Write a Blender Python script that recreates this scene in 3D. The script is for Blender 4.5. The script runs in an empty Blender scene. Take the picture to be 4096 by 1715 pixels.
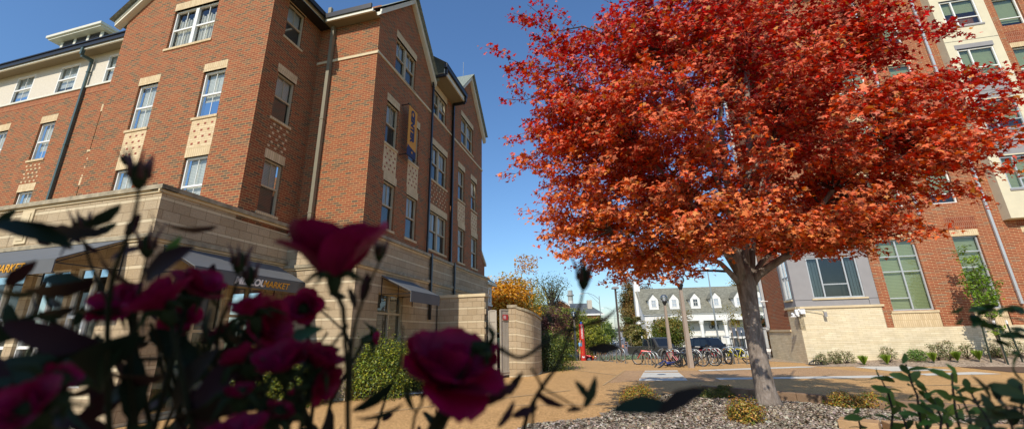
import bpy, bmesh, math, random
import numpy as np
from mathutils import Vector, Matrix, noise
random.seed(7); rng=np.random.default_rng(7)
S=bpy.context.scene; COL=S.collection
R_=math.radians
# ---------------------------------------------------------------- camera
FPX,PITCH,ROLL,H=1625.,R_(16.45),R_(-1.25),1.65
cR=Vector((1,0,0)); cF=Vector((0,math.cos(PITCH),math.sin(PITCH))); cU=Vector((0,-math.sin(PITCH),math.cos(PITCH)))
R2=cR*math.cos(ROLL)+cU*math.sin(ROLL); U2=-cR*math.sin(ROLL)+cU*math.cos(ROLL)
CAM=Vector((0,0,H))
def ray(x,y): return cF+R2*((x-2048)/FPX)-U2*((y-857.5)/FPX)
def atY(x,y,Y):
    d=ray(x,y); return CAM+d*(Y/d.y)
def atZ(x,y,z=0.):
    d=ray(x,y); return CAM+d*((z-H)/d.z)
def atD(x,y,D):
    return CAM+ray(x,y).normalized()*D
cam=bpy.data.cameras.new('camera'); co=bpy.data.objects.new('camera',cam); COL.objects.link(co)
M=Matrix((R2,U2,-cF)).transposed().to_4x4(); M.translation=CAM; co.matrix_world=M
cam.sensor_width=36; cam.lens=FPX/4096*36; cam.clip_start=.03; cam.clip_end=3000
cam.dof.use_dof=True; cam.dof.focus_distance=14; cam.dof.aperture_fstop=3.6
S.camera=co
S.view_settings.view_transform='Standard'; S.view_settings.look='None'; S.view_settings.exposure=0.08; S.view_settings.gamma=1
# ---------------------------------------------------------------- light
SAZ,SEL=R_(25.5),R_(39.5)     # the sun stands behind the camera, a little to the left
W=bpy.data.worlds.new('World'); S.world=W; W.use_nodes=True
nt=W.node_tree; bg=nt.nodes['Background']; sky=nt.nodes.new('ShaderNodeTexSky')
sky.sky_type='NISHITA'; sky.sun_disc=False; sky.sun_elevation=SEL; sky.sun_rotation=math.pi+SAZ
sky.altitude=200; sky.air_density=1.45; sky.dust_density=.6; sky.ozone_density=10
nt.links.new(sky.outputs[0],bg.inputs[0]); bg.inputs[1].default_value=0.15
sd=bpy.data.lights.new('sun','SUN'); sd.energy=4.3; sd.angle=R_(.5); sd.color=(1,.93,.82)
so=bpy.data.objects.new('sun',sd); COL.objects.link(so)
tosun=Vector((-math.sin(SAZ)*math.cos(SEL),-math.cos(SAZ)*math.cos(SEL),math.sin(SEL)))
so.rotation_euler=tosun.to_track_quat('Z','Y').to_euler()
# ---------------------------------------------------------------- helpers
def c(h,k=1.):
    h=h.lstrip('#'); o=[]
    for i in (0,2,4):
        v=int(h[i:i+2],16)/255; o.append((v/12.92 if v<=.04045 else ((v+.055)/1.055)**2.4)*k)
    return (*o,1)
class NT:
    def __init__(s,name):
        s.m=bpy.data.materials.new(name); s.m.use_nodes=True; s.t=s.m.node_tree; s.b=s.t.nodes['Principled BSDF']; s.out=s.t.nodes['Material Output']
    def n(s,typ,ins={},**kw):
        n=s.t.nodes.new('ShaderNode'+typ)
        for k,v in kw.items(): setattr(n,k,v)
        for k,v in ins.items(): s.set(n.inputs[k],v)
        return n
    def set(s,sock,v):
        if hasattr(v,'is_linked') or isinstance(v,bpy.types.NodeSocket): s.t.links.new(v,sock)
        else: sock.default_value=v
    def p(s,**kw):
        for k,v in kw.items(): s.set(s.b.inputs[k.replace('_',' ')],v)
    def math(s,op,a,b=0.,cc=0.):
        n=s.n('Math',operation=op); s.set(n.inputs[0],a); s.set(n.inputs[1],b); s.set(n.inputs[2],cc); return n.outputs[0]
    def mix(s,f,a,b,bl='MIX'):
        n=s.n('Mix',data_type='RGBA',blend_type=bl); s.set(n.inputs[0],f); s.set(n.inputs[6],a); s.set(n.inputs[7],b); return n.outputs[2]
    def noise(s,scale,detail=4,vec=None,rough=.55,dist=0.):
        n=s.n('TexNoise',{'Scale':scale,'Detail':detail,'Roughness':rough,'Distortion':dist})
        if vec is not None: s.t.links.new(vec,n.inputs['Vector'])
        return n.outputs[0]
    def ramp(s,f,stops,interp='LINEAR'):
        n=s.n('ValToRGB'); cr=n.color_ramp; cr.interpolation=interp
        while len(cr.elements)<len(stops): cr.elements.new(.5)
        for e,(p_,col) in zip(cr.elements,stops): e.position=p_; e.color=col
        s.set(n.inputs[0],f); return n.outputs[0]
    def geo(s): return s.n('NewGeometry').outputs['Position']
    def obj(s): return s.n('TexCoord').outputs['Object']
    def uv(s): return s.n('TexCoord').outputs['UV']
    def bump(s,h,st=.4,d=.01):
        n=s.n('Bump',{'Strength':st,'Distance':d}); s.set(n.inputs['Height'],h); s.t.links.new(n.outputs[0],s.b.inputs['Normal'])
_pm={}
def plain(name,col,rough=.6,metal=0.,var=.12,scale=6.,bump=0.,spec=.5):
    if name in _pm: return _pm[name]
    m=NT(name); f=m.noise(scale,5,m.geo()); 
    dk=tuple(x*(1-var) for x in col[:3])+(1,); lt=tuple(min(1,x*(1+var)) for x in col[:3])+(1,)
    m.p(Base_Color=m.ramp(f,[(.3,dk),(.7,lt)]),Roughness=rough,Metallic=metal); m.b.inputs['Specular IOR Level'].default_value=spec
    if bump: m.bump(m.noise(scale*8,4,m.geo()),bump,.01)
    _pm[name]=m.m; return m.m
def brick(name,stops,mortar,bw,rh,ms=.009,offu=0.,bumpst=.35,grime=None,rowtone=.0):
    m=NT(name); uv=m.uv()
    b=m.n('TexBrick',{'Scale':1.,'Mortar Size':ms,'Mortar Smooth':.15,'Bias':0.,'Brick Width':bw,'Row Height':rh,'Color1':(0,0,0,1),'Color2':(1,1,1,1),'Mortar':(0,0,0,1)},offset=.5)
    m.t.links.new(uv,b.inputs['Vector'])
    col=m.ramp(b.outputs[0],stops,'LINEAR')
    nz=m.noise(2.3,3,uv); col=m.mix(.35,col,m.ramp(nz,[(.25,(.55,.5,.5,1)),(.75,(1.25,1.2,1.15,1))]),'MULTIPLY')
    fine=m.noise(70,3,uv); col=m.mix(.25,col,m.ramp(fine,[(.3,(.7,.7,.7,1)),(.7,(1.3,1.3,1.3,1))]),'MULTIPLY')
    col=m.mix(b.outputs[1],col,mortar)
    m.p(Base_Color=col,Roughness=.85); m.b.inputs['Specular IOR Level'].default_value=.25
    h=m.math('SUBTRACT',m.math('MULTIPLY',fine,.25),b.outputs[1]); m.bump(h,bumpst,.008)
    return m.m
def splitblock(name,ca,cb,band,per,bh,bw,mortar):
    m=NT(name); uv=m.uv(); sep=m.n('SeparateXYZ'); m.t.links.new(uv,sep.inputs[0]); u,v=sep.outputs[0],sep.outputs[1]
    k=m.math('FLOOR',m.math('DIVIDE',v,per)); fr=m.math('SUBTRACT',v,m.math('MULTIPLY',k,per))
    isb=m.math('LESS_THAN',fr,bh)
    vv=m.math('ADD',m.math('MULTIPLY',k,per-bh),m.math('MAXIMUM',m.math('SUBTRACT',fr,bh),0.))
    rh=(per-bh)/2
    cv=m.n('CombineXYZ'); m.set(cv.inputs[0],u); m.set(cv.inputs[1],vv)
    b=m.n('TexBrick',{'Scale':1.,'Mortar Size':.006,'Mortar Smooth':.2,'Bias':0.,'Brick Width':bw,'Row Height':rh,'Color1':ca,'Color2':cb,'Mortar':mortar},offset=.5)
    m.t.links.new(cv.outputs[0],b.inputs['Vector'])
    b2=m.n('TexBrick',{'Scale':1.,'Mortar Size':.005,'Mortar Smooth':.2,'Bias':0.,'Brick Width':bw,'Row Height':per,'Color1':band,'Color2':band,'Mortar':mortar},offset=0.)
    m.t.links.new(uv,b2.inputs['Vector'])
    rough=m.noise(26,6,uv,.65); big=m.noise(.9,4,uv)
    col=m.mix(.45,b.outputs[0],m.ramp(rough,[(.3,(.62,.6,.56,1)),(.7,(1.25,1.25,1.25,1))]),'MULTIPLY')
    col=m.mix(isb,col,b2.outputs[0]); col=m.mix(.4,col,m.ramp(big,[(.3,(.72,.7,.66,1)),(.65,(1.1,1.1,1.1,1))]),'MULTIPLY')
    # dark weather streaks with a shape of their own
    mp=m.n('Mapping',{'Scale':(2.2,.28,1)}); m.t.links.new(uv,mp.inputs[0]); st=m.noise(2.,5,mp.outputs[0],.7)
    col=m.mix(m.ramp(st,[(.62,(0,0,0,1)),(.74,(.75,.75,.75,1))]),col,m.mix(1.,col,(.35,.32,.3,1),'MULTIPLY'))
    m.p(Base_Color=col,Roughness=.9); m.b.inputs['Specular IOR Level'].default_value=.2
    nb=m.math('SUBTRACT',1.,isb); h=m.math('SUBTRACT',m.math('MULTIPLY',m.math('MULTIPLY',rough,nb),1.6),m.math('MULTIPLY',b.outputs[1],1.))
    m.bump(h,.8,.02); return m.m
def link(o,parent=None):
    COL.objects.link(o)
    if parent is not None: o.parent=parent
    return o
def tag(o,label=None,cat=None,group=None,kind=None):
    if label: o['label']=label
    if cat: o['category']=cat
    if group: o['group']=group
    if kind: o['kind']=kind
    return o
def empty(name,loc=(0,0,0),rz=0.,label=None,cat=None,group=None):
    o=bpy.data.objects.new(name,None); o.location=loc; o.rotation_euler=(0,0,rz); o.empty_display_size=.3
    link(o); return tag(o,label,cat,group)
class Parts:
    def __init__(s): s.l=[]
    def new(s): m=MB(); s.l.append(m); return m
    def build(s,name,mat,parent=None,**k): return [m.build(name,mat,parent,**k) for m in s.l]
class MB:
    def __init__(s): s.v=[]; s.f=[]; s.uv=[]; s.mi=[]
    def face(s,pts,uv=None,mi=0):
        n=len(s.v); s.v+= [tuple(p) for p in pts]; s.f.append(list(range(n,n+len(pts)))); s.mi.append(mi)
        if uv is None:
            P=[Vector(p) for p in pts]; nn=(P[1]-P[0]).cross(P[2]-P[1]); ax=max(range(3),key=lambda i:abs(nn[i]))
            uv=[(p.y,p.z) if ax==0 else (p.x,p.z) if ax==1 else (p.x,p.y) for p in P]
        s.uv+=list(uv)
    def hexa(s,P,mi=0):   # 8 corners, bottom ring then top ring
        for q in ((0,3,2,1),(4,5,6,7),(0,1,5,4),(1,2,6,5),(2,3,7,6),(3,0,4,7)): s.face([P[i] for i in q],mi=mi)
    def box(s,x0,x1,y0,y1,z0,z1,mi=0):
        s.hexa([(x0,y0,z0),(x1,y0,z0),(x1,y1,z0),(x0,y1,z0),(x0,y0,z1),(x1,y0,z1),(x1,y1,z1),(x0,y1,z1)],mi)
    def tube(s,pts,rad,n=8,mi=0,caps=True):
        pts=[Vector(p) for p in pts]; rings=[]; up=None
        if not hasattr(rad,'__len__'): rad=[rad]*len(pts)
        for i,p in enumerate(pts):
            d=(pts[min(i+1,len(pts)-1)]-pts[max(i-1,0)]).normalized()
            if up is None: up=d.orthogonal().normalized()
            up=(up-d*up.dot(d)); up=up.normalized() if up.length>1e-5 else d.orthogonal().normalized()
            w=d.cross(up); rings.append([p+(up*math.cos(2*math.pi*k/n)+w*math.sin(2*math.pi*k/n))*rad[i] for k in range(n)])
        b=len(s.v); L=0
        for r in rings: s.v+=[tuple(q) for q in r]
        for i in range(len(pts)-1):
            dl=(pts[i+1]-pts[i]).length
            for k in range(n):
                k2=(k+1)%n; s.f.append([b+i*n+k,b+i*n+k2,b+(i+1)*n+k2,b+(i+1)*n+k]); s.mi.append(mi)
                s.uv+=[(k/n,L),((k+1)/n,L),((k+1)/n,L+dl),(k/n,L+dl)]
            L+=dl
        if caps:
            s.f.append([b+k for k in range(n)][::-1]); s.mi.append(mi); s.uv+=[(0,0)]*n
            s.f.append([b+(len(pts)-1)*n+k for k in range(n)]); s.mi.append(mi); s.uv+=[(0,0)]*n
    def lathe(s,o,prof,n=12,mi=0):  # prof (r,z)
        b=len(s.v); o=Vector(o)
        for r,z in prof:
            for k in range(n): s.v.append((o.x+r*math.cos(2*math.pi*k/n),o.y+r*math.sin(2*math.pi*k/n),o.z+z))
        for i in range(len(prof)-1):
            for k in range(n):
                k2=(k+1)%n; s.f.append([b+i*n+k,b+i*n+k2,b+(i+1)*n+k2,b+(i+1)*n+k]); s.mi.append(mi); s.uv+=[(k/n,0),(k2/n,0),(k2/n,1),(k/n,1)]
    def sphere(s,o,r,n=12,m=8,mi=0,sz=1.):
        s.lathe(o,[(max(1e-4,r*math.sin(math.pi*i/m)),-r*sz*math.cos(math.pi*i/m)) for i in range(m+1)],n,mi)
    def build(s,name,mats,parent=None,smooth=False,loc=None,weld=False,bevel=0):
        me=bpy.data.meshes.new(name); me.from_pydata(s.v,[],s.f)
        uvl=me.uv_layers.new(name='UVMap'); uvl.data.foreach_set('uv',[x for q in s.uv for x in q])
        mats=mats if isinstance(mats,(list,tuple)) else [mats]
        for m in mats: me.materials.append(m)
        me.polygons.foreach_set('material_index',s.mi)
        if smooth: me.polygons.foreach_set('use_smooth',[True]*len(s.f))
        me.update()
        if weld or bevel:
            bm=bmesh.new(); bm.from_mesh(me); bmesh.ops.remove_doubles(bm,verts=bm.verts,dist=1e-4); bmesh.ops.recalc_face_normals(bm,faces=bm.faces); bm.to_mesh(me); bm.free()
        o=bpy.data.objects.new(name,me); link(o,parent)
        if loc is not None:
            l=Vector(loc); me.transform(Matrix.Translation(-l)); o.location=l
        if bevel:
            b=o.modifiers.new('bevel','BEVEL'); b.width=bevel; b.segments=2; b.limit_method='ANGLE'
        return o
# leaves -------------------------------------------------------------
def maple_tpl():
    ang=[-150,-95,-48,0,48,95,150]; tips=[(-132,.55),(-72,.82),(0,1.),(72,.82),(132,.55)]
    V=[(0,0,0)]; nots=[(-165,.25),(-98,.42),(-34,.45),(34,.45),(98,.42),(165,.25)]
    for a,r in nots: V.append((r*math.sin(R_(a)),r*math.cos(R_(a)),0.))
    for a,r in tips: V.append((r*math.sin(R_(a)),r*math.cos(R_(a)),-.10))
    F=[(0,1+i,7+i,2+i) for i in range(5)]
    return np.array(V)*.62,np.array(F)
def oval_tpl(w=.45,n=7):
    V=[];F=[]
    for i in range(n):
        t=i/(n-1); y=-.5+1.05*t; hw=w*.5*max(.06,math.sin(math.pi*min(1,t*.93+.05))**.75)*(1.07 if i%2 else .93); z=-.14*(t-.4)**2*2
        V+= [(-hw,y,z+hw*.28),(0,y,z),(hw,y,z+hw*.28)]
    for i in range(n-1):
        a=3*i; F+= [(a,a+1,a+4,a+3),(a+1,a+2,a+5,a+4)]
    return np.array(V),np.array(F)
def quad_tpl():
    return np.array([(0,-.5,0),(.3,0,.07),(0,.5,0),(-.3,0,.07)]),np.array([(0,1,2,3)])
MAPLE=maple_tpl(); QUAD=quad_tpl()
OV=(np.array([(0,-.5,0),(.27,-.15,.05),(.2,.25,.05),(0,.55,-.03),(-.2,.25,.05),(-.27,-.15,.05)]),np.array([(0,1,2,3),(0,3,4,5)]))
def leaves(name,P,N,size,tpl,mat,cols,parent=None,U=None,loc=None,rs=None):
    rs=rs or rng
    P=np.asarray(P,float); n=len(P); N=np.asarray(N,float); N/=np.linalg.norm(N,axis=1,keepdims=True)+1e-9
    if U is None: U=rs.normal(size=(n,3))
    U=U-N*(U*N).sum(1,keepdims=True); U/=np.linalg.norm(U,axis=1,keepdims=True)+1e-9
    X=np.cross(U,N); V,F=tpl; sz=np.broadcast_to(np.asarray(size,float),(n,))
    VV=P[:,None,:]+sz[:,None,None]*(V[None,:,0:1]*X[:,None,:]+V[None,:,1:2]*U[:,None,:]+V[None,:,2:3]*N[:,None,:])
    if loc is not None: VV=VV-np.array(loc)
    k=len(V); fc=(F[None]+ (np.arange(n)*k)[:,None,None]).reshape(-1,4)
    me=bpy.data.meshes.new(name); me.vertices.add(n*k); me.vertices.foreach_set('co',VV.reshape(-1))
    me.loops.add(len(fc)*4); me.loops.foreach_set('vertex_index',fc.reshape(-1).astype(np.int32))
    me.polygons.add(len(fc)); me.polygons.foreach_set('loop_start',np.arange(len(fc))*4); me.polygons.foreach_set('loop_total',np.full(len(fc),4))
    a=me.color_attributes.new('Col','FLOAT_COLOR','POINT'); cc=np.ones((n,k,4)); cc[:,:,:3]=np.asarray(cols)[:,None,:3]
    a.data.foreach_set('color',cc.reshape(-1)); me.update(); me.validate()
    me.materials.append(mat); o=bpy.data.objects.new(name,me); link(o,parent)
    if loc is not None: o.location=loc
    return o
def leafmat(name,trans=.35,rough=.45,under=None,spec=.5):
    m=NT(name); at=m.n('Attribute',attribute_name='Col').outputs[0]
    col=at
    if under is not None:
        bf=m.n('NewGeometry').outputs['Backfacing']; col=m.mix(m.math('MULTIPLY',bf,under[1]),at,under[0])
    m.p(Base_Color=col,Roughness=rough); m.b.inputs['Specular IOR Level'].default_value=spec
    tr=m.n('BsdfTranslucent'); m.t.links.new(at,tr.inputs[0]); mx=m.n('MixShader'); mx.inputs[0].default_value=trans
    m.t.links.new(m.b.outputs[0],mx.inputs[1]); m.t.links.new(tr.outputs[0],mx.inputs[2]); m.t.links.new(mx.outputs[0],m.out.inputs[0]); return m.m
LEAF=leafmat('foliage',.3)
def lin(h,k=1.): return np.array(c(h,k)[:3])
def pick(cols,n,rs=None,jit=.18):
    rs=rs or rng; A=np.array([lin(x) if isinstance(x,str) else np.array(x[:3]) for x in cols]); C=A[rs.integers(0,len(A),n)]
    return C*(1+rs.normal(0,jit,(n,1)))*(1+rs.normal(0,.06,(n,3)))
def bark(name,a,b,sc=18.):
    m=NT(name); mp=m.n('Mapping',{'Scale':(1,1,.35)}); m.t.links.new(m.geo(),mp.inputs[0])
    f=m.noise(sc,8,mp.outputs[0],.7,.6); m.p(Base_Color=m.ramp(f,[(.3,a),(.7,b)]),Roughness=.9); m.b.inputs['Specular IOR Level'].default_value=.2; m.bump(f,.7,.03); return m.m
BARK=bark('bark',c('#5e5246'),c('#a3968a'),14)
BARKD=bark('dark_bark',c('#2c2520'),c('#5a4c40'),20)
def text_mesh(name,s,size,mat,parent,mat4,bold=0.,shear=0.,ext=.004,space=1.):
    cu=bpy.data.curves.new(name,'FONT'); cu.body=s; cu.size=size; cu.extrude=ext; cu.offset=bold; cu.shear=shear; cu.space_character=space; cu.align_x='CENTER'; cu.align_y='CENTER'
    t=bpy.data.objects.new('tmp_text',cu); COL.objects.link(t); me=bpy.data.meshes.new_from_object(t); bpy.data.objects.remove(t); bpy.data.curves.remove(cu)
    me.materials.clear(); me.materials.append(mat); me.transform(mat4); me.name=name
    o=bpy.data.objects.new(name,me); link(o,parent); return o
def copy_tree(o,parent=None):
    n=o.copy(); COL.objects.link(n); n.parent=parent
    for ch in list(o.children): copy_tree(ch,n)
    return n
# ================================================================ materials
RED=brick('red_brick',[(0,c('#5c4a3c')),(.14,c('#6a5440')),(.24,c('#804c36')),(.5,c('#8e4a30')),(.8,c('#985436')),(1,c('#7c5a42'))],c('#ab8658'),.232,.078,.009,bumpst=.15)
RED2=brick('orange_red_brick',[(0,c('#7c6654')),(.1,c('#84543e')),(.2,c('#84422a')),(.6,c('#8e462c')),(1,c('#9a5234'))],c('#b8946c'),.34,.0745,.010,bumpst=.15)
REDS=brick('soldier_red_brick',[(0,c('#7e4028')),(1,c('#945034'))],c('#a88a70'),.078,.23,.006)
CRM=brick('cream_brick',[(0,c('#cdb48a')),(1,c('#dcc6a0'))],c('#b09670'),.232,.078,.006,bumpst=.2)
CRMS=brick('cream_soldier_brick',[(0,c('#cbb48c')),(1,c('#d8c39c'))],c('#a98e66'),.08,.32,.006,bumpst=.2)
CRML=brick('cream_long_brick',[(0,c('#d2c3a0')),(1,c('#dfd2b2'))],c('#b9a986'),.36,.084,.006,bumpst=.2)
BLOCK=splitblock('split_face_block',c('#ae997a'),c('#bca88a'),c('#c9b898'),.54,.08,.41,c('#8f7a5c'))
CAPM=plain('cast_stone_cap',c('#9b8e74'),.85,var=.35,scale=5,bump=.3)
STONE=plain('smooth_cast_stone',c('#cdb993'),.8,var=.1,scale=4)
STUCCO=plain('cream_stucco',c('#cdc3b0'),.9,var=.08,scale=20,bump=.3)
STUC2=plain('pale_yellow_stucco',c('#d0c6a8'),.9,var=.05,scale=3,bump=.15)
GRAYP=plain('gray_panel',c('#8f8c8a'),.8,var=.05,scale=3,bump=.1)
WHITE=plain('white_paint',c('#e4e2da'),.5,var=.04)
TANF=plain('tan_frame',c('#b3a384'),.55,var=.05)
SOF=plain('shaded_tan_soffit',c('#857a62'),.7,var=.05)  # soffit tan darkened so the colour itself holds the eave shade
OFFW=plain('ivory_trim',c('#d5d0bc'),.55,var=.05)
ALU=plain('clear_aluminium',c('#b9bcbb'),.4,.3,var=.05)
DKMET=plain('dark_bronze_metal',c('#2c2a28'),.4,.3,var=.1)
GREENM=plain('dark_green_gutter',c('#4a5a54'),.45,.1,var=.08)
TAUPE=plain('taupe_downspout',c('#7d7560'),.5,.1,var=.06)
ROOF=plain('asphalt_shingle',c('#7d8378'),.95,var=.35,scale=14,bump=.5)
ROOFG=brick('gray_shingle',[(0,c('#6f6e60')),(1,c('#8f8d7c'))],c('#66645a'),.3,.14,.006)
BLACK=plain('black_rubber',c('#181818'),.7,var=.2)
STEEL=plain('galvanised_steel',c('#a9adab'),.38,.75,var=.12,scale=10)
AWN=plain('gray_awning_fabric',c('#5d5f60'),.9,var=.05,scale=3)
LITE=plain('awning_underside',c('#3a3c3d'),.9)
def glass(name,tint,refl=.06,tr=.8):
    m=NT(name); g=m.n('BsdfGlossy',{'Roughness':.02,'Color':(1,1,1,1)}); t=m.n('BsdfTransparent',{'Color':tint})
    lw=m.n('Fresnel',{'IOR':1.5}); f=m.math('ADD',lw.outputs[0],refl); mx=m.n('MixShader'); m.set(mx.inputs[0],f)
    m.t.links.new(t.outputs[0],mx.inputs[1]); m.t.links.new(g.outputs[0],mx.inputs[2]); m.t.links.new(mx.outputs[0],m.out.inputs[0]); return m.m
GLASS=glass('window_glass',(.86,.9,.9,1),.02); SCREEN=glass('insect_screen_glass',(.33,.35,.36,1),.03); GREENG=glass('green_tint_glass',(.8,.86,.8,1),.04)
DARKG=plain('dark_vehicle_glass',(.012,.014,.016,1),.05,spec=.8)
GLOBE=glass('clear_globe',(.86,.9,.93,1),.05)
def blindmat(name,a,b,per=.05):
    m=NT(name); sep=m.n('SeparateXYZ'); m.t.links.new(m.uv(),sep.inputs[0])
    f=m.math('FRACT',m.math('DIVIDE',sep.outputs[1],per)); m.p(Base_Color=m.ramp(f,[(.12,a),(.3,b)]),Roughness=.7); return m.m
BLIND=blindmat('white_blind',c('#8d8c84'),c('#dddbd2')); BLINDG=blindmat('sage_blind',c('#7c8260'),c('#b6ba94'),.07)
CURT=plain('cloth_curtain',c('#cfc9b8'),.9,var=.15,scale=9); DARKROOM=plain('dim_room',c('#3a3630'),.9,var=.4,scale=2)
# ================================================================ buildings
class Bld:
    def __init__(s,name,deg,s0,t0,label,cat,z0=0.):
        s.a=R_(deg); s.A=Vector((math.cos(s.a),math.sin(s.a),0)); s.B=Vector((-math.sin(s.a),math.cos(s.a),0)); s.o=(s0,t0)
        s.root=empty(name,s.A*s0+s.B*t0+Vector((0,0,z0)),s.a,label,cat); s.z0=z0
    def P(s,S_,T_,Z): return (S_-s.o[0],T_-s.o[1],Z-s.z0)
    def W(s,S_,T_,Z): return s.A*S_+s.B*T_+Vector((0,0,Z))
    def FA(s,t0,sg=1): return lambda u,v,d: s.P(u,t0+d*sg,v)      # faces the camera
    def FB(s,s0,sg=-1): return lambda u,v,d: s.P(s0+d*sg,u,v)     # sg=-1: outward is +s
def fbox(mb,F,u0,u1,v0,v1,d0,d1,mi=0):
    if isinstance(mb,Parts): mb=mb.new()
    P=[F(u0,v0,d0),F(u1,v0,d0),F(u1,v0,d1),F(u0,v0,d1),F(u0,v1,d0),F(u1,v1,d0),F(u1,v1,d1),F(u0,v1,d1)]
    UV=[(u0,v0,d0),(u1,v0,d0),(u1,v0,d1),(u0,v0,d1),(u0,v1,d0),(u1,v1,d0),(u1,v1,d1),(u0,v1,d1)]
    for q,(i,j) in zip(((0,3,2,1),(4,5,6,7),(0,1,5,4),(1,2,6,5),(2,3,7,6),(3,0,4,7)),((0,2),(0,2),(0,1),(2,1),(0,1),(2,1))):
        mb.face([P[k] for k in q],[(UV[k][i],UV[k][j]) for k in q],mi)
def wall(mb,F,u0,u1,v0,v1,holes,rev=.13,mi=0,soff=0.):
    us=sorted(set([u0,u1]+[x for h in holes for x in h[:2] if u0<x<u1])); vs=sorted(set([v0,v1]+[x for h in holes for x in h[2:4] if v0<x<v1]))
    for i in range(len(us)-1):
        for j in range(len(vs)-1):
            cu,cv=(us[i]+us[i+1])/2,(vs[j]+vs[j+1])/2
            if any(h[0]<cu<h[1] and h[2]<cv<h[3] for h in holes): continue
            q=[(us[i],vs[j]),(us[i+1],vs[j]),(us[i+1],vs[j+1]),(us[i],vs[j+1])]
            mb.face([F(a,b,0) for a,b in q],q,mi)
    for h in holes:
        a,b,e,g=h[:4]
        mb.face([F(a,e,0),F(a,g,0),F(a,g,rev),F(a,e,rev)],[(0,e),(0,g),(rev,g),(rev,e)],mi)
        mb.face([F(b,e,0),F(b,g,0),F(b,g,rev),F(b,e,rev)],[(0,e),(0,g),(rev,g),(rev,e)],mi)
        mb.face([F(a,g,0),F(b,g,0),F(b,g,rev),F(a,g,rev)],[(a,g),(b,g),(b,g+rev),(a,g+rev)],mi)
        mb.face([F(a,e,0),F(b,e,0),F(b,e,rev),F(a,e,rev)],[(a,e),(b,e),(b,e-rev),(a,e-rev)],mi)
_wr=random.Random(3)
def window(B,F,h,double=False,fmat=None,kind='sash',cover=None,lower=None,d=.07):
    a,b,e,g=h; fm=fmat or WHITE; fw=.055; mb=MB(); root=B.root
    for x0,x1,y0,y1 in ((a,a+fw,e,g),(b-fw,b,e,g),(a+fw,b-fw,e,e+fw),(a+fw,b-fw,g-fw,g)): fbox(mb,F,x0,x1,y0,y1,d,d+.07)
    mulls=[(a+b)/2] if double else []
    for m_ in mulls: fbox(mb,F,m_-.07,m_+.07,e+fw,g-fw,d-.015,d+.07)
    bays=[(a+fw,b-fw)] if not double else [(a+fw,mulls[0]-.07),(mulls[0]+.07,b-fw)]
    mid=(e+g)/2; up=MB(); lo=MB()
    for x0,x1 in bays:
        fbox(mb,F,x0,x1,mid-.03,mid+.03,d+.005,d+.055)
        mm=(x0+x1)/2; fbox(mb,F,mm-.009,mm+.009,mid+.03,g-fw,d+.035,d+.055)
        if lower is None: fbox(mb,F,mm-.009,mm+.009,e+fw,mid-.03,d+.045,d+.055)
        up.face([F(x,y,d+.06) for x,y in ((x0,mid),(x1,mid),(x1,g-fw),(x0,g-fw))]); lo.face([F(x,y,d+.065) for x,y in ((x0,e+fw),(x1,e+fw),(x1,mid),(x0,mid))])
    fr=mb.build('window',fm,root)
    up.build('pane',GLASS,fr); lo.build('pane',lower or GLASS,fr)
    k=cover or _wr.choice(['full','full','half','up'])
    for x0,x1 in bays:
        bm=MB(); dd=d+.13
        zb={'full':e+.03,'half':mid-.1-_wr.random()*.3,'up':mid+_wr.random()*.35,'curtain':e+.03}[k]
        if k=='curtain':
            n=14
            for i in range(n):
                u_=x0+(x1-x0)*i/n; w_=(x1-x0)/n
                fbox(bm,F,u_,u_+w_*.96,zb,g-.25-.05*(i%3),dd+.02*(i%2),dd+.03+.02*(i%2))
            bm.build('curtain',CURT,fr)
        else:
            q=[(x0,zb),(x1,zb),(x1,g-.02),(x0,g-.02)]; bm.face([F(u_,v_,dd) for u_,v_ in q],q); bm.build('blind',BLIND,fr)
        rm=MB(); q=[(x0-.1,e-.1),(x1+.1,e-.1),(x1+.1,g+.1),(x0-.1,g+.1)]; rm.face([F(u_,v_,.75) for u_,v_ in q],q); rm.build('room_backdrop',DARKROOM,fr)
    return fr
def lintel(mb,F,a,b,z0,z1): fbox(mb,F,a,b,z0,z1,-.006,.1)
def sill(mb,F,a,b,z): fbox(mb,F,a,b,z-.085,z,-.035,.1)
def checker(mb,F,a,b,z0,z1,nx,ny,w=.085,h=.066,d=-.006):
    if isinstance(mb,Parts): mb=mb.new()
    for j in range(ny):
        z=z0+(z1-z0)*(j+.5)/ny
        for i in range(nx):
            x=a+(b-a)*(i+.5+(.18 if j%2 else -.18))/nx; fbox(mb,F,x-w/2,x+w/2,z-h/2,z+h/2,d,.01)
# ---------------------------------------------------------------- residence hall (left)
L=Bld('residence_hall',-14.3,-17,8.63,'red brick residence hall with cream stone podium, gables and gray awnings on the left','building')
sB1,sB2,tA1,tA2,tW,tP=-10.17,-7.63,8.63,10.82,9.42,6.66
TOP=13.25
wb=MB(); cl=Parts(); cs=Parts(); ch=Parts(); rch=Parts(); bd=Parts(); st=MB(); tr=Parts()   # wall, soldier lintels, sills, cream panels, dots, stone bands, stucco, trim
wins=[]
FA1=L.FA(tA1)
hA1=[(-15.45,-14.55,8.45,10.17),(-12.58,-11.66,8.45,10.15),(-15.45,-14.55,5.2,7.02),(-12.58,-11.66,5.2,7.08),(-14.62,-12.62,11.49,13.12)]
wall(wb,FA1,-16.96,sB1,4.9,TOP,hA1)
for i,h in enumerate(hA1):
    lintel(cl,FA1,h[0]-.03,h[1]+.03,h[3],h[3]+.31)
    if h[2]>5.5: sill(cs,FA1,h[0]-.08,h[1]+.05,h[2])
    window(L,FA1,h,double=i==4,cover=['full','half','full','full','curtain'][i])
for a,b in ((-15.48,-14.52),(-12.61,-11.63)):
    fbox(ch,FA1,a,b,7.34,8.36,-.004,.05); checker(rch,FA1,a+.1,b-.05,7.42,8.3,3,4,d=-.008)
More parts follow.
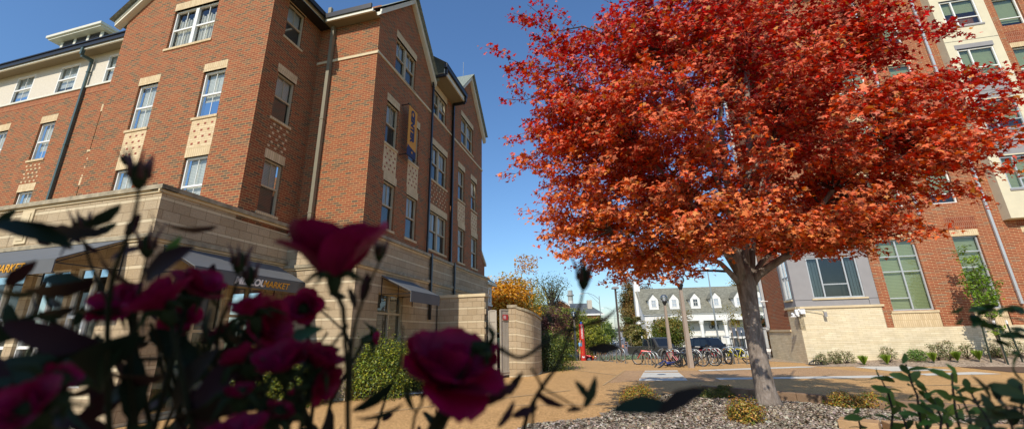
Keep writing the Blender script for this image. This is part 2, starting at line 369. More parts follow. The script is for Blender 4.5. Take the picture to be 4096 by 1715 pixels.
def gable(mb,F,u0,u1,z,k,mi=0):
    um=(u0+u1)/2; zt=z+k*(u1-u0)/2; q=[(u0,z),(u1,z),(um,zt)]; mb.face([F(a,b,0) for a,b in q],q,mi); return um,zt
um,zt=gable(wb,FA1,-16.96,sB1,TOP,.8)
def rake(mb,F,u0,u1,z,k,ov,out,w=.22,th=.12):
    if isinstance(mb,Parts): mb=mb.new()
    um=(u0+u1)/2; zt=z+k*(u1-u0)/2
    for sg,ue in ((-1,u0-ov),(1,u1+ov)):
        ze=z-k*ov
        for (o0,o1,dz0,dz1) in ((-out,-out+.05,0,w),(-out+.05,.02,-.02,w*.55),(-out-.02,-out,w*.55,w)):
            P=[F(ue,ze+dz0,o0),F(um,zt+dz0,o0),F(um,zt+dz0,o1),F(ue,ze+dz0,o1),F(ue,ze+dz1,o0),F(um,zt+dz1,o0),F(um,zt+dz1,o1),F(ue,ze+dz1,o1)]
            mb.hexa(P)
rake(tr,FA1,-16.96,sB1,TOP,.8,.35,.18)
# wing, set back
FW=L.FA(tW); hW=[(-21.9,-21.0,8.55,10.17),(-21.9,-21.0,5.1,7.24),(-24.75,-23.83,8.55,10.2),(-24.75,-23.83,5.1,7.24),(-18.56,-18.40,8.55,10.17),(-18.56,-18.40,5.1,7.15)]
wall(wb,FW,-34,-16.96,4.9,11.42,hW)
for i,h in enumerate(hW):
    lintel(cl,FW,h[0]-.03,h[1]+.03,h[3],h[3]+.31)
    if h[2]>6: sill(cs,FW,h[0]-.06,h[1]+.05,h[2])
    if i<4: window(L,FW,h,cover=['half','full','full','half'][i])
    else:
        mb=MB(); fbox(mb,FW,h[0]+.06,h[1],h[2],h[3],.05,.1); mb.build('window',WHITE,L.root)
    if h[2]>6 and i<4: checker(ch,FW,h[0]-.02,h[1]+.02,7.56,8.4,4,5,d=-.006)
for k_ in range(3): fbox(ch,FW,-18.56,-18.46,7.5+.33*k_,7.57+.33*k_,-.006,.02)
hS=[(-24.5,-23.35,11.5,12.8),(-21.8,-20.66,11.5,12.8),(-19.05,-17.9,11.5,12.8),(-27.2,-26.1,11.5,12.8)]
FS=L.FA(tW+.02); wall(st,FS,-34,-16.96,11.5,13.02,hS,rev=.06)
for i,h in enumerate(hS): window(L,FS,h,cover=['half','half','full','up'][i],d=.0)
fbox(tr,FW,-34,-16.97,11.42,11.5,-.05,.02); sdc=MB(); fbox(sdc,FW,-34,-16.97,11.14,11.42,-.006,.02); sdc.build('soldier_course',brick('wing_soldier_brick',[(0,c('#8d5238')),(1,c('#a0603f'))],c('#b08a60'),.078,.28,.006),L.root)                       # white sill band
fbox(tr,FW,-34,-16.97,12.93,13.01,-.42,-.36)
gu=MB(); fbox(gu,FW,-34,-17.0,13.01,13.2,-.48,-.36); fbox(gu,FW,-34,-17.0,13.18,13.23,-.52,-.44)
so_=MB(); fbox(so_,FW,-34,-16.97,13.0,13.03,-.36,.1); so_.build('soffit',SOF,L.root)
gu.build('gutter',DKMET,L.root)
rf=MB(); rf.face([L.P(-34,tW-.4,13.22),L.P(-16.6,tW-.4,13.22),L.P(-16.6,tW+6,17.5),L.P(-34,tW+6,17.5)])
# dormer vent box on the wing roof
dv=MB(); FV=L.FA(12.0)
fbox(dv,FV,-28.4,-25.3,15.4,17.6,0,2.5); dv.build('dormer_vent',plain('vent_dark',c('#4a4844'),.7),L.root)
dt=Parts()
for x in (-28.35,-27.35,-26.35,-25.35): fbox(dt,FV,x-.09,x+.09,16.2,17.58,-.03,.02)
fbox(dt,FV,-28.95,-25.0,17.6,17.7,-.32,2.7); fbox(dt,FV,-29.05,-24.9,17.7,17.84,-.4,2.8); dt.build('dormer_vent_trim',OFFW,L.root)
lv=Parts()
for i in range(3):
    mm=lv.new()
    for k in range(9): fbox(mm,FV,-28.24+1.0*i,-27.46+1.0*i,16.75+.09*k,16.79+.09*k,-.02,.01)
lv.build('louvre',DKMET,L.root)
# bay side face B1
FB1=L.FB(sB1); hB1=[(9.22,9.97,11.52,12.93),(9.22,9.97,8.45,10.1),(9.25,9.97,5.33,7.05)]
wall(wb,FB1,tA1,tA2+.02,4.9,TOP,hB1)
for i,h in enumerate(hB1):
    lintel(cl,FB1,h[0]-.04,h[1]+.03,h[3],h[3]+.31); sill(cs,FB1,h[0]-.05,h[1]+.05,h[2]); window(L,FB1,h,fmat=TANF,lower=SCREEN,cover='full')
checker(ch,FB1,9.2,10.0,7.4,8.33,3,6,d=-.006)
# bay 2 front
FA2=L.FA(tA2); wall(wb,FA2,sB1,sB2,4.7,13.6,[])
fbox(bd,FA2,sB1,sB2+.03,11.46,11.56,-.035,.02)
# side face B2: gable 1, link, gable 2
FB2=L.FB(sB2)
hB2=[(12.02,13.62,11.62,13.15),(11.68,12.5,8.38,10.07),(13.4,14.2,8.42,10.12),(11.8,12.6,5.27,6.98),(13.45,14.3,5.27,6.98)]
wall(wb,FB2,tA2,15.12,4.7,13.2,hB2); gable(wb,FB2,tA2,15.12,13.2,1.12)
FLk=L.FB(sB2-.06); hLk=[(15.45,17.05,11.75,13.05),(15.5,17.3,8.45,10.17),(15.55,17.42,5.25,6.98)]
wall(wb,FLk,15.12,17.8,4.7,13.45,hLk)
hG2=[(18.95,20.85,11.82,13.5),(18.65,19.57,8.48,10.25),(20.58,21.52,8.5,10.28),(18.75,19.67,5.2,6.98),(20.7,21.68,5.2,6.96)]
wall(wb,FB2,17.8,22.5,4.7,13.9,hG2); gable(wb,FB2,17.8,22.5,13.9,1.12)
for F,H_ in ((FB2,hB2),(FLk,hLk),(FB2,hG2)):
    for i,h in enumerate(H_):
        if not(F is FLk and i==0): lintel(cl,F,h[0]-.04,h[1]+.04,h[3],h[3]+.31)
        else: fbox(cl,F,h[0]-.02,h[1]+.05,h[3],h[3]+.37,-.006,.1)
        sill(cs,F,h[0]-.05,h[1]+.06,h[2]); window(L,F,h,fmat=TANF,lower=SCREEN,double=(h[1]-h[0])>1.2,cover='full')
for F,a,b in ((FB2,11.66,12.54),(FB2,13.38,14.25),(FB2,18.63,19.65),(FB2,20.6,21.6)):
    fbox(ch,F,a,b,7.28,8.34,-.004,.05); checker(rch,F,a+.06,b-.04,7.36,8.28,3,5,d=-.008)
checker(ch,FLk,15.5,17.35,7.35,8.35,6,6,d=-.006)
for a,b in ((tA2,15.12),(17.8,22.5)): fbox(bd,FB2,a,b+.04,11.5,11.6,-.035,.02)
fbox(bd,FLk,15.15,17.75,11.62,11.7,-.03,.02)
rake(tr,FB2,tA2,15.12,13.2,1.12,.22,.17); rake(tr,FB2,17.8,22.5,13.9,1.12,.3,.17)
# link eave projecting
fbox(tr,FLk,15.2,17.75,13.5,13.75,-.72,-.66); 
e2=MB(); fbox(e2,FLk,15.1,17.85,13.75,13.98,-.84,-.7); e2.build('gutter',DKMET,L.root)
e3=MB(); fbox(e3,FLk,15.15,17.78,13.48,13.52,-.66,.1); e3.build('soffit',SOF,L.root)
rf.face([L.P(sB2+.8,15.1,13.98),L.P(sB2+.8,17.85,13.98),L.P(sB2-4,17.85,17.5),L.P(sB2-4,15.1,17.5)])
for ua,ub,z in ((tA2-.25,15.35,13.25),(17.5,22.8,13.95)):
    um=(ua+ub)/2; zt=z+1.12*(ub-ua)/2
    for ue in (ua,ub): rf.face([L.P(sB2+.32,ue,z-.0),L.P(sB2+.32,um,zt),L.P(sB2-8,um,zt),L.P(sB2-8,ue,z)])
rf.face([L.P(-17.4,tA1-.34,12.98+.2),L.P(-13.56,tA1-.34,16.2),L.P(-13.56,tA1+8,16.2),L.P(-17.4,tA1+8,13.18)])
rf.face([L.P(-9.7,tA1-.34,13.12),L.P(-13.56,tA1-.34,16.2),L.P(-13.56,tA1+8,16.2),L.P(-9.7,tA1+8,13.12)])
rf.build('roof',ROOF,L.root)
# eaves over B1 and A2
fbox(tr,FB1,tA1-.3,tA2-.1,13.0,13.22,-.36,-.3); g1=MB(); fbox(g1,FB1,tA1-.3,tA2-.05,13.2,13.38,-.48,-.36); fbox(g1,FB1,tA1-.3,tA2-.05,12.97,13.0,-.42,.02)
fbox(g1,FA2,sB1+.5,sB2-.1,13.1,13.3,-.47,-.4); g1.build('gutter',DKMET,L.root)
fbox(tr,FA2,sB1+.5,sB2-.05,12.98,13.1,-.42,-.36)
g4=MB(); fbox(g4,FA2,sB1+.1,sB2,13.0,13.03,-.36,.02); g4.build('soffit',SOF,L.root)
# downspouts
def spout(Bd,F,u,z0,z1,mat,w=.09,d=.1,kick=None):
    mb=MB(); fbox(mb,F,u-w/2,u+w/2,z0,z1,-.04-d,-.04)
    if kick: fbox(mb,F,u-w/2,u+w/2,z1,z1+.12,-kick,-.04); fbox(mb,F,u-w/2,u+w/2,z1+.1,z1+.5,-kick-.06,-kick+.05)
    for z in (z0+.6,(z0+z1)/2,z1-.5): fbox(mb,F,u-w/2-.02,u+w/2+.02,z,z+.04,-.05-d,-.02)
    return mb.build('downspout',mat,Bd.root)
spout(L,FW,-19.85,5.2,12.6,GREENM,.1,.07,.42)
spout(L,FA2,sB1+.62,5.0,13.1,TAUPE,.13,.12,.36)
spout(L,FB2,15.22,5.0,13.35,DKMET,.1,.07,.7); spout(L,FB2,17.72,5.0,13.35,DKMET,.1,.07,.7)
spout(L,L.FB(sB2+.06),15.55,2.3,5.0,DKMET,.11,.08); spout(L,L.FB(sB2+.06),18.05,2.2,5.0,DKMET,.1,.08)
# podium
pd=MB(); pc=MB()
FPA=L.FA(tP); hPA=[(-13.75,-12.5,.75,3.36),(-15.6,-14.05,.75,3.36),(-18.3,-16.6,.75,3.36),(-12.35,-11.25,.75,3.36)]
wall(pd,FPA,-34,sB1,0,5.1,hPA)
FPB=L.FB(sB1+.0); hPB=[(7.35,8.75,.1,3.15),(8.95,10.0,1.4,3.1)]
wall(pd,FPB,tP,tA2,0,5.1,hPB)
FPC=L.FA(tA2-.2); wall(pd,FPC,sB1,sB2+.05,0,4.85,[])
FPD=L.FB(sB2+.05); hPD=[(11.9,13.5,.45,3.05)]
wall(pd,FPD,tA2-.2,23.5,0,4.85,hPD)
pd.face([L.P(-34,tP,5.1),L.P(sB1,tP,5.1),L.P(sB1,tA2,5.1),L.P(-34,tA2,5.1)])
pd.face([L.P(sB1,tA2-.2,4.85),L.P(sB2+.05,tA2-.2,4.85),L.P(sB2+.05,23.5,4.85),L.P(sB1,23.5,4.85)])
# closed end/back so that the hall is a solid
wb.face([L.P(sB2,22.5,4.7),L.P(sB2-10,22.5,4.7),L.P(sB2-10,22.5,13.9),L.P(sB2,22.5,13.9)]); pd.face([L.P(sB2+.05,23.5,0),L.P(sB2-10,23.5,0),L.P(sB2-10,23.5,4.85),L.P(sB2+.05,23.5,4.85)])
wb.face([L.P(-34,22.5,4.7),L.P(sB2,22.5,4.7),L.P(sB2,22.5,13),L.P(-34,22.5,13)])
for F,a,b,z in ((FPA,-34,sB1+.09,5.1),(FPB,tP-.085,tA2+.1,5.1),(FPC,sB1,sB2+.14,4.85),(FPD,tA2-.285,23.5,4.85)):
    fbox(pc,F,a,b,z,z+.11,-.09,.3)
    fbox(bd,F,a,b-.05,z-.07,z,-.03,.02)
    zl=3.93 if z>5 else 3.78
    fbox(pc,F,a,b-.01,zl,zl+.1,-.085,.02); fbox(bd,F,a,b-.04,zl-.06,zl,-.04,.02)
pc.build('podium_cap',CAPM,L.root); pod=pd.build('podium_wall',BLOCK,L.root)
wb.build('wall',RED,L.root); cl.build('lintel',CRMS,L.root); cs.build('window_sill',CRMS,L.root); ch.build('patterned_brick_panel',CRM,L.root)
rch.build('brick_dots',plain('red_brick_dots',c('#8e4430'),.85,var=.3),L.root); bd.build('stone_band',STONE,L.root); st.build('stucco_wall',STUCCO,L.root); tr.build('eave_trim',OFFW,L.root)
# cast panel in podium
pn=MB()
for a,b,e,g in ((-14.9,-14.45,3.98+.2,5.02),): 
    fbox(pn,FPA,a,b,4.12,5.02,-.03,.02); fbox(pn,FPA,a+.09,b-.09,4.2,4.93,-.045,-.03)
pn.build('inset_panel',STONE,L.root)
# storefronts
def store(Bd,F,h,nx,zs,mat,d=.1,pane=GLASS,bg_=True):
    a,b,e,g=h; mb=MB(); fw=.07
    xs=[a+(b-a)*i/nx for i in range(nx+1)]; zz=[e]+zs+[g]
    for x in xs: fbox(mb,F,max(a,x-fw/2),min(b,x+fw/2),e,g,d-.03,d+.07)
    for z in zz: fbox(mb,F,a,b,max(e,z-fw/2),min(g,z+fw/2),d-.025,d+.06)
    fr=mb.build('storefront_window',mat,Bd.root)
    for i in range(nx):
        for j in range(len(zz)-1):
            m_=MB(); q=[(xs[i],zz[j]),(xs[i+1],zz[j]),(xs[i+1],zz[j+1]),(xs[i],zz[j+1])]; m_.face([F(u,v,d+.03) for u,v in q],q); m_.build('pane',pane,fr)
    if bg_:
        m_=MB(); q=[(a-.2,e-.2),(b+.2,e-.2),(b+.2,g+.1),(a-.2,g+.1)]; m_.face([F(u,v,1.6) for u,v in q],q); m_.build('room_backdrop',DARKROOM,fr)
    return fr
store(L,FPA,hPA[0],2,[1.6,2.25],WHITE); store(L,FPA,hPA[1],2,[1.6,2.25],WHITE); store(L,FPA,hPA[2],2,[1.6,2.25],WHITE); store(L,FPA,hPA[3],2,[1.6,2.25],WHITE)
store(L,FPB,hPB[0],2,[1.9],TANF); store(L,FPB,hPB[1],2,[2.3],TANF); store(L,FPD,hPD[0],2,[1.35,2.42],TANF)
# awnings
def awning(F,u0,u1,zt,zv,vh,out,back=0.):
    mb=MB(); t=.03
    mb.hexa([F(u0,zv,-out),F(u1,zv,-out),F(u1,zt,0),F(u0,zt,0),F(u0,zv+t,-out),F(u1,zv+t,-out),F(u1,zt+t,0),F(u0,zt+t,0)])
    fbox(mb,F,u0,u1,zv-vh,zv,-out-.02,-out)
    o=mb.build('awning',AWN,L.root); fr=MB()
    for u in (u0+.03,(u0+u1)/2,u1-.03):
        fr.tube([F(u,zv-.06,-out+.02),F(u,zv-.06,-.01)],.014,6); fr.tube([F(u,zt-.05,-.02),F(u,zv-vh,-.02)],.014,6); fr.tube([F(u,zt-.05,-.02),F(u,zv-.04,-out+.03)],.012,6)
    fr.tube([F(u0,zv-.06,-out+.02),F(u1,zv-.06,-out+.02)],.014,6); fr.tube([F(u0,zv-vh+.02,-out+.02),F(u1,zv-vh+.02,-out+.02)],.012,6)
    fr.build('awning_frame',DKMET,o); return o
aw1=awning(FPA,-15.9,-10.85,3.93,3.29,.27,1.16); aw2=awning(FPB,6.95,10.33,3.8,3.25,.31,1.07); aw3=awning(FPD,12.0,14.2,3.6,3.06,.33,1.1)
YEL=plain('gold_lettering',c('#d99a1c'),.6); WLET=plain('white_lettering',c('#e8e6e2'),.6); GRAYL=plain('gray_lettering',c('#8f8b84'),.5)
def lettering(F,uc,zc,out,s1,s2,size,parent,flip=1):
    o=Vector(F(uc,zc,-out)); ux=(Vector(F(uc+1,zc,-out))-o).normalized(); uz=Vector((0,0,1)); n=ux.cross(uz)
    def M4(off): 
        p=o+ux*off; return Matrix(((ux.x,uz.x,n.x,p.x),(ux.y,uz.y,n.y,p.y),(ux.z,uz.z,n.z,p.z),(0,0,0,1)))
    a=text_mesh('lettering',s1,size,WLET,parent,M4(-size*1.62),bold=size*.045,shear=.25)
    b=text_mesh('lettering',s2,size,YEL,parent,M4(size*1.85),bold=size*.008,shear=.25)
lettering(FPB,8.80,3.075,1.10,'MIZZOU','MARKET',.235,aw2); lettering(FPA,-12.62,3.17,1.19,'MIZZOU','MARKET',.24,aw1)
o=Vector(FPA(-10.58,1.66,-.01)); text_mesh('building_number','16',.2,plain('iron_numerals',c('#5b564e'),.5),pod,Matrix(((1,0,0,o.x),(0,0,-1,o.y),(0,1,0,o.z),(0,0,0,1))),ext=.006)
# banner
bn=empty('street_banner',L.W(sB2,13.03,8.2),L.a,'vertical gold and navy banner reading CENTER on the brick wall','banner')
def bP(u,v,d): q=L.W(sB2+d,u,v); w=bn.matrix_basis.inverted()@q; return tuple(w)
GOLD=plain('gold_banner_cloth',c('#cc8c34'),.8,var=.05); NAVY=plain('navy_banner_cloth',c('#232f55'),.8,var=.08)
mb=MB(); mb.hexa([bP(12.72,8.62,.30),bP(13.38,8.62,.30),bP(13.38,8.62,.32),bP(12.72,8.62,.32),bP(12.72,10.45,.30),bP(13.38,10.45,.30),bP(13.38,10.45,.32),bP(12.72,10.45,.32)]); mb.build('banner_cloth',GOLD,bn)
mb=MB(); mb.hexa([bP(12.72,8.28,.30),bP(13.38,8.28,.30),bP(13.38,8.28,.32),bP(12.72,8.28,.32),bP(12.72,8.62,.30),bP(13.38,8.62,.30),bP(13.38,8.62,.32),bP(12.72,8.62,.32)]); 
mb.hexa([bP(12.72,8.62,.323),bP(13.38,8.62,.323),bP(13.38,8.62,.327),bP(12.72,8.62,.327),bP(12.72,8.74,.323),bP(13.0,8.68,.323),bP(13.0,8.68,.327),bP(12.72,8.74,.327)]); mb.build('banner_foot',NAVY,bn)
mb=MB()
for z in (8.3,10.43): mb.tube([bP(12.68,z,0),bP(12.68,z,.1),bP(12.68,z,.31)],.02,6); mb.tube([bP(12.62,z,.31),bP(13.42,z,.31)],.022,6)
mb.build('banner_pole',BLACK,bn)
cen=Vector(bP(13.02,9.62,.33)); dn=Vector((0,0,-1)); q0=Vector(bP(13.05,9.6,.33)); uu=(Vector(bP(14.05,9.6,.33))-q0).normalized()
# letters read downwards: text x axis = down, text y axis = to the right (away)
nn=dn.cross(uu)
text_mesh('lettering','CENTER',.37,NAVY,bn,Matrix(((dn.x,uu.x,nn.x,cen.x),(dn.y,uu.y,nn.y,cen.y),(dn.z,uu.z,nn.z,cen.z),(0,0,0,1))),bold=.02,ext=.003)
cen=Vector(bP(13.06,8.5,.335)); rr=uu
text_mesh('emblem','M',.12,GOLD,bn,Matrix(((rr.x,0,nn.x,cen.x),(rr.y,0,nn.y,cen.y),(rr.z,1,nn.z,cen.z),(0,0,0,1))),bold=.006,ext=.003)
# lightning rod on gable 2
mb=MB(); mb.tube([L.P(sB2-.4,20.15,16.5),L.P(sB2-.4,20.15,17.9)],.02,6); mb.build('lightning_rod',STEEL,L.root)
# rear wing behind the hall
K=Bld('rear_brick_wing',-14.3,-9,30,'small brick wing with white gable trim seen between enclosure wall and yellow tree','building')
FK=K.FB(-8.44); FKA=K.FA(24); kb=MB(); wall(kb,FK,24,27,0,3.55,[]); wall(kb,FKA,-14,-8.44,0,3.55,[]); q=[(24,3.55),(25.4,3.55),(25.4,6.1),(24,7.2)]; kb.face([FK(a_,b_,-.01) for a_,b_ in q],q); kb.build('wall',RED,K.root)
ks=MB(); wall(ks,FK,24,27,3.55,4.85,[(26.3,26.8,3.7,4.7)],rev=.06); wall(ks,FKA,-14,-8.44,3.55,4.85,[]); ks.build('upper_wall',STUCCO,K.root); window(K,FK,(26.3,26.8,3.7,4.7),cover='half',d=.0)
kt=Parts(); fbox(kt,FK,25.4,27.2,4.85,5.0,-.3,.1); fbox(kt,FK,24,27,3.5,3.6,-.06,.02); m_=kt.new(); m_.hexa([FK(24,7.2,-.12),FK(25.5,6.0,-.12),FK(25.5,6.0,.1),FK(24,7.2,.1),FK(24,7.36,-.12),FK(25.5,6.16,-.12),FK(25.5,6.16,.1),FK(24,7.36,.1)]); kt.build('eave_trim',OFFW,K.root)
kr=MB(); kr.face([K.P(-8.1,25.4,5.0),K.P(-8.1,27.3,5.0),K.P(-14,27.3,9),K.P(-14,25.4,9)]); kr.build('roof',ROOF,K.root)
# ---------------------------------------------------------------- brick apartment hall (right)
Rb=Bld('brick_apartment_hall',-12.7,9.16,23.39,'tall orange-red brick hall with cream brick base and a gray corner bay on the right','building')
tR,sR=23.39,9.16
FR=Rb.FA(tR); FRs=Rb.FB(sR,1)
rb=MB(); rl=MB(); rs_=Parts(); sc_=Parts(); crs=Parts()
lowW=[(13.2,14.88,2.36,5.75),(16.42,17.45,2.34,5.73),(19.2,20.7,2.34,5.73),(22.0,23.0,2.34,5.73)]
upW=[]
for fl in range(4):
    z1=9.15+3.1*fl
    upW+=[(13.3,14.9,z1-1.75,z1),(16.1,17.17,z1-1.75,z1),(21.68,22.75,z1-1.65,z1+.1)]
wall(rb,FR,12.75,26,1.6,21,lowW+upW+[(13.05,15.0,1.6,2.28),(16.3,17.6,1.6,2.26),(19.05,20.85,1.6,2.26)],rev=.14)
wall(rb,FR,sR+.9,12.75,9.2,21,[(10.3,11.5,10.5,12.25),(10.3,11.5,13.6,15.35)],rev=.14)
wall(rl,FR,sR,26,-.3,1.6,[])
fbox(rl,FR,sR,12.78,1.6,2.58,0,.2)
for i,h in enumerate(lowW):
    lintel(crs,FR,h[0]-.03,h[1]+.06,h[3],h[3]+.31); fbox(crs,FR,h[0]-.13,h[1]+.1,1.6,2.24,.004,.1)
    fbox(rs_,FR,h[0]-.1,h[1]+.1,6.08,6.7,-.008,.05)
    fbox(sc_,FR,h[0]-.1,h[1]+.12,2.24,2.34,-.04,.13)
for h in upW:
    lintel(crs,FR,h[0]-.03,h[1]+.06,h[3],h[3]+.28); fbox(rs_,FR,h[0]-.05,h[1]+.05,h[3]+.3,h[3]+.95,-.008,.05)
for z in (.27,.94,1.585): fbox(sc_,FR,sR+.02,26,z,z+.012,-.006,.01)  # thin strips added to stand for shadow lines across the cream base
# gray bay and cap
fbox(sc_,FR,sR-.07,12.85,2.58,2.68,-.07,.2)
gb=MB(); hg=[(9.98,12.2,3.06,5.07)]
FRg=Rb.FA(tR-.03); wall(gb,FRg,sR-.03,12.72,2.68,9.2,hg,rev=.08)
FRgs=Rb.FB(sR-.03,1); hgs=[(23.66,24.5,3.06,8.6)]; wall(gb,FRgs,tR-.03,24.75,2.68,9.2,hgs,rev=.08)
gb.build('gray_corner_bay',GRAYP,Rb.root)
jt=Parts()
for z in (2.98,5.2,6.2,7.4,8.6): fbox(jt,FRg,sR-.035,12.72,z,z+.018,-.004,.01)
fbox(jt,FRg,12.3,12.318,2.68,3.0,-.004,.01); fbox(jt,FRg,9.86,9.875,5.2,9,-.004,.01); jt.build('panel_joint',DKMET,Rb.root)
fbox(sc_,FRg,9.9,12.3,2.98,3.05,-.06,.05)
def win_bay(F,h,xs,zm,zb,mat=ALU,pane=GREENG,blind=None,d=.03):
    a,b,e,g=h; mb=MB(); fw=.06
    for x in [a]+xs+[b]: fbox(mb,F,max(a,x-fw/2 if a<x<b else x-(fw if x==b else 0)),min(b,x+fw/2 if a<x<b else x+(fw if x==a else 0)),e,g,d,d+.07)
    for z in (e,g-fw): fbox(mb,F,a,b,z,z+fw,d+.002,d+.068)
    for (x0,x1,z) in zb: fbox(mb,F,x0,x1,z-.025,z+.025,d+.004,d+.06)
    fr=mb.build('window',mat,Rb.root); m_=MB(); q=[(a,e),(b,e),(b,g),(a,g)]; m_.face([F(u,v,d+.05) for u,v in q],q); m_.build('pane',pane,fr)
    if blind is not None:
        m_=MB(); q=[(a,blind),(b,blind),(b,g),(a,g)]; m_.face([F(u,v,d+.16) for u,v in q],q); m_.build('blind',BLINDG,fr)
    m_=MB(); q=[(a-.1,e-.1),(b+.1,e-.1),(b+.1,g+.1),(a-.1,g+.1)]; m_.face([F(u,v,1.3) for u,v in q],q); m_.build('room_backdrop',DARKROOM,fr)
    return fr
f0=win_bay(FRg,hg[0],[10.52,11.62],0,[(10.52,11.62,3.72)],pane=GREENG)
m_=MB()
for i in range(9): fbox(m_,FRg,9.99+.07*i,10.05+.07*i,3.05,5.05,.2+.03*(i%2),.22+.03*(i%2))
for i in range(6): fbox(m_,FRg,11.8+.07*i,11.86+.07*i,3.05,5.05,.2+.03*(i%2),.22+.03*(i%2))
m_.build('curtain',plain('shade_curtain',c('#5f6a72'),.9),f0)
win_bay(FRgs,hgs[0],[24.1],0,[(23.66,24.5,4.2)],pane=GLASS)
fbox(sc_,FRgs,23.6,24.56,2.98,3.05,-.07,.05)
win_bay(FR,lowW[0],[14.08],0,[(13.2,14.88,4.93),(13.2,14.88,4.2),(13.2,14.08,2.94)],blind=2.36,d=.1)
win_bay(FR,lowW[1],[],0,[(16.42,17.45,5.0),(16.42,17.45,4.25),(16.42,17.45,3.4),(16.42,17.45,2.95)],blind=3.72,d=.1)
win_bay(FR,lowW[2],[19.95],0,[(19.2,20.7,4.93),(19.2,20.7,4.2)],blind=3.0,d=.1); win_bay(FR,lowW[3],[],0,[(22,23,4.93)],blind=4.0,d=.1)
for i,h in enumerate(upW): win_bay(FR,h,[(h[0]+h[1])/2+.3] if h[1]-h[0]>1.3 else [],0,[(h[0],h[1],h[2]+.5)],mat=WHITE,blind=h[2]+[.1,.5,.3][i%3],d=.1)
# cream bay standing proud of the brick
fp=.45; FC=Rb.FA(tR-fp); hC=[]
for fl in range(4):
    z0=7.75+3.05*fl; hC.append((19.0,20.55,z0,z0+1.62))
cb=MB(); 
for zz in (0,):
    wall(cb,FC,18.6,20.95,6.35,21,hC,rev=.06)
    for u in (18.6,20.95):
        q=[(tR-fp,6.35),(tR,6.35),(tR,21),(tR-fp,21)]; cb.face([Rb.P(u,a,b) for a,b in q],q)
    cb.face([Rb.P(18.6,tR-fp,6.35),Rb.P(20.95,tR-fp,6.35),Rb.P(20.95,tR,6.35),Rb.P(18.6,tR,6.35)])
cb.build('cream_bay',STUC2,Rb.root)
for i,h in enumerate(hC): win_bay(FC,h,[h[0]+.52],0,[(h[0]+.52,h[1],h[2]+.5)],mat=WHITE if i>1 else ALU,blind=h[2]+[.1,.5,.02,.9][i],d=.02)
gp_=Parts()
for i in (0,1): fbox(gp_,FC,18.98,20.57,hC[i][3]+.12,hC[i+1][2]-.06,-.004,.03)
for h in hC: fbox(gp_,FC,h[0]-.04,h[1]+.04,h[2]-.09,h[2],-.04,.02); fbox(gp_,FC,h[0]-.06,h[1]+.06,h[3]+.02,h[3]+.3,-.012,.02) if h is hC[2] else None
gp_.build('gray_panel',GRAYP,Rb.root)
j2=Parts()
for z in (10.1,12.95,16.0): fbox(j2,FC,18.6,20.95,z,z+.018,-.006,.005)
for h in hC: fbox(j2,FC,h[0],h[1],h[3],h[3]+.05,-.02,.02)
j2.build('panel_joint',DKMET,Rb.root)
# second cream bay edge at far right
cb2=MB(); wall(cb2,FC,23.4,26,6.35,21,[(24,25.4,7.75,9.4),(24,25.4,10.8,12.4)],rev=.06); cb2.face([Rb.P(23.4,tR-fp,6.35),Rb.P(23.4,tR,6.35),Rb.P(23.4,tR,21),Rb.P(23.4,tR-fp,21)]); cb2.build('cream_bay',STUC2,Rb.root)
# side wall
wall(rb,FRs,24.6,27.9,1.55,21,[(25.6,26.6,7.2,8.9),(25.6,26.6,10.3,12)],rev=.14); wall(rl,FRs,tR,27.9,-.3,1.55,[]); fbox(rl,FRs,tR,24.6,1.55,2.58,0,.2)
wall(rb,FRs,tR,24.6,9.2,21,[],rev=.1)
fbox(sc_,FRs,24.6,27.95,1.5,1.6,-.05,.02); fbox(sc_,FRs,tR-.07,24.75,2.58,2.68,-.09,.1)
rb.face([Rb.P(sR,27.9,-.3),Rb.P(26,27.9,-.3),Rb.P(26,27.9,21),Rb.P(sR,27.9,21)]); rb.face([Rb.P(26,tR,-.3),Rb.P(26,27.9,-.3),Rb.P(26,27.9,21),Rb.P(26,tR,21)])
rb.build('wall',RED2,Rb.root); rl.build('cream_brick_base',CRML,Rb.root); rs_.build('soldier_course',REDS,Rb.root); crs.build('lintel',CRMS,Rb.root); sc_.build('stone_band',STONE,Rb.root)
m_=MB(); m_.face([Rb.P(sR-.4,tR-.7,21),Rb.P(26.4,tR-.7,21),Rb.P(26.4,28.2,21.02),Rb.P(sR-.4,28.2,21.02)]); fbox(m_,FR,sR-.4,26.4,21,21.3,-.7,-.3); m_.build('roof',OFFW,Rb.root)
for u in (18.12,21.2): spout(Rb,FR,u,2.5,20.9,ALU,.10,.08)
spout(Rb,FR,15.35,6.9,20.9,ALU,.10,.08)
m_=MB(); fbox(m_,FRs,27.35,27.5,1.7,20.9,-.2,-.06); fbox(m_,FRs,27.35,27.5,.6,1.7,-.42,-.28); fbox(m_,FRs,27.35,27.5,1.6,1.75,-.42,-.1); m_.build('downspout',ALU,Rb.root)
m_=MB(); fbox(m_,FRs,27.35,27.5,-.05,.62,-.43,-.27); m_.build('downspout_boot',GRAYP,Rb.root)
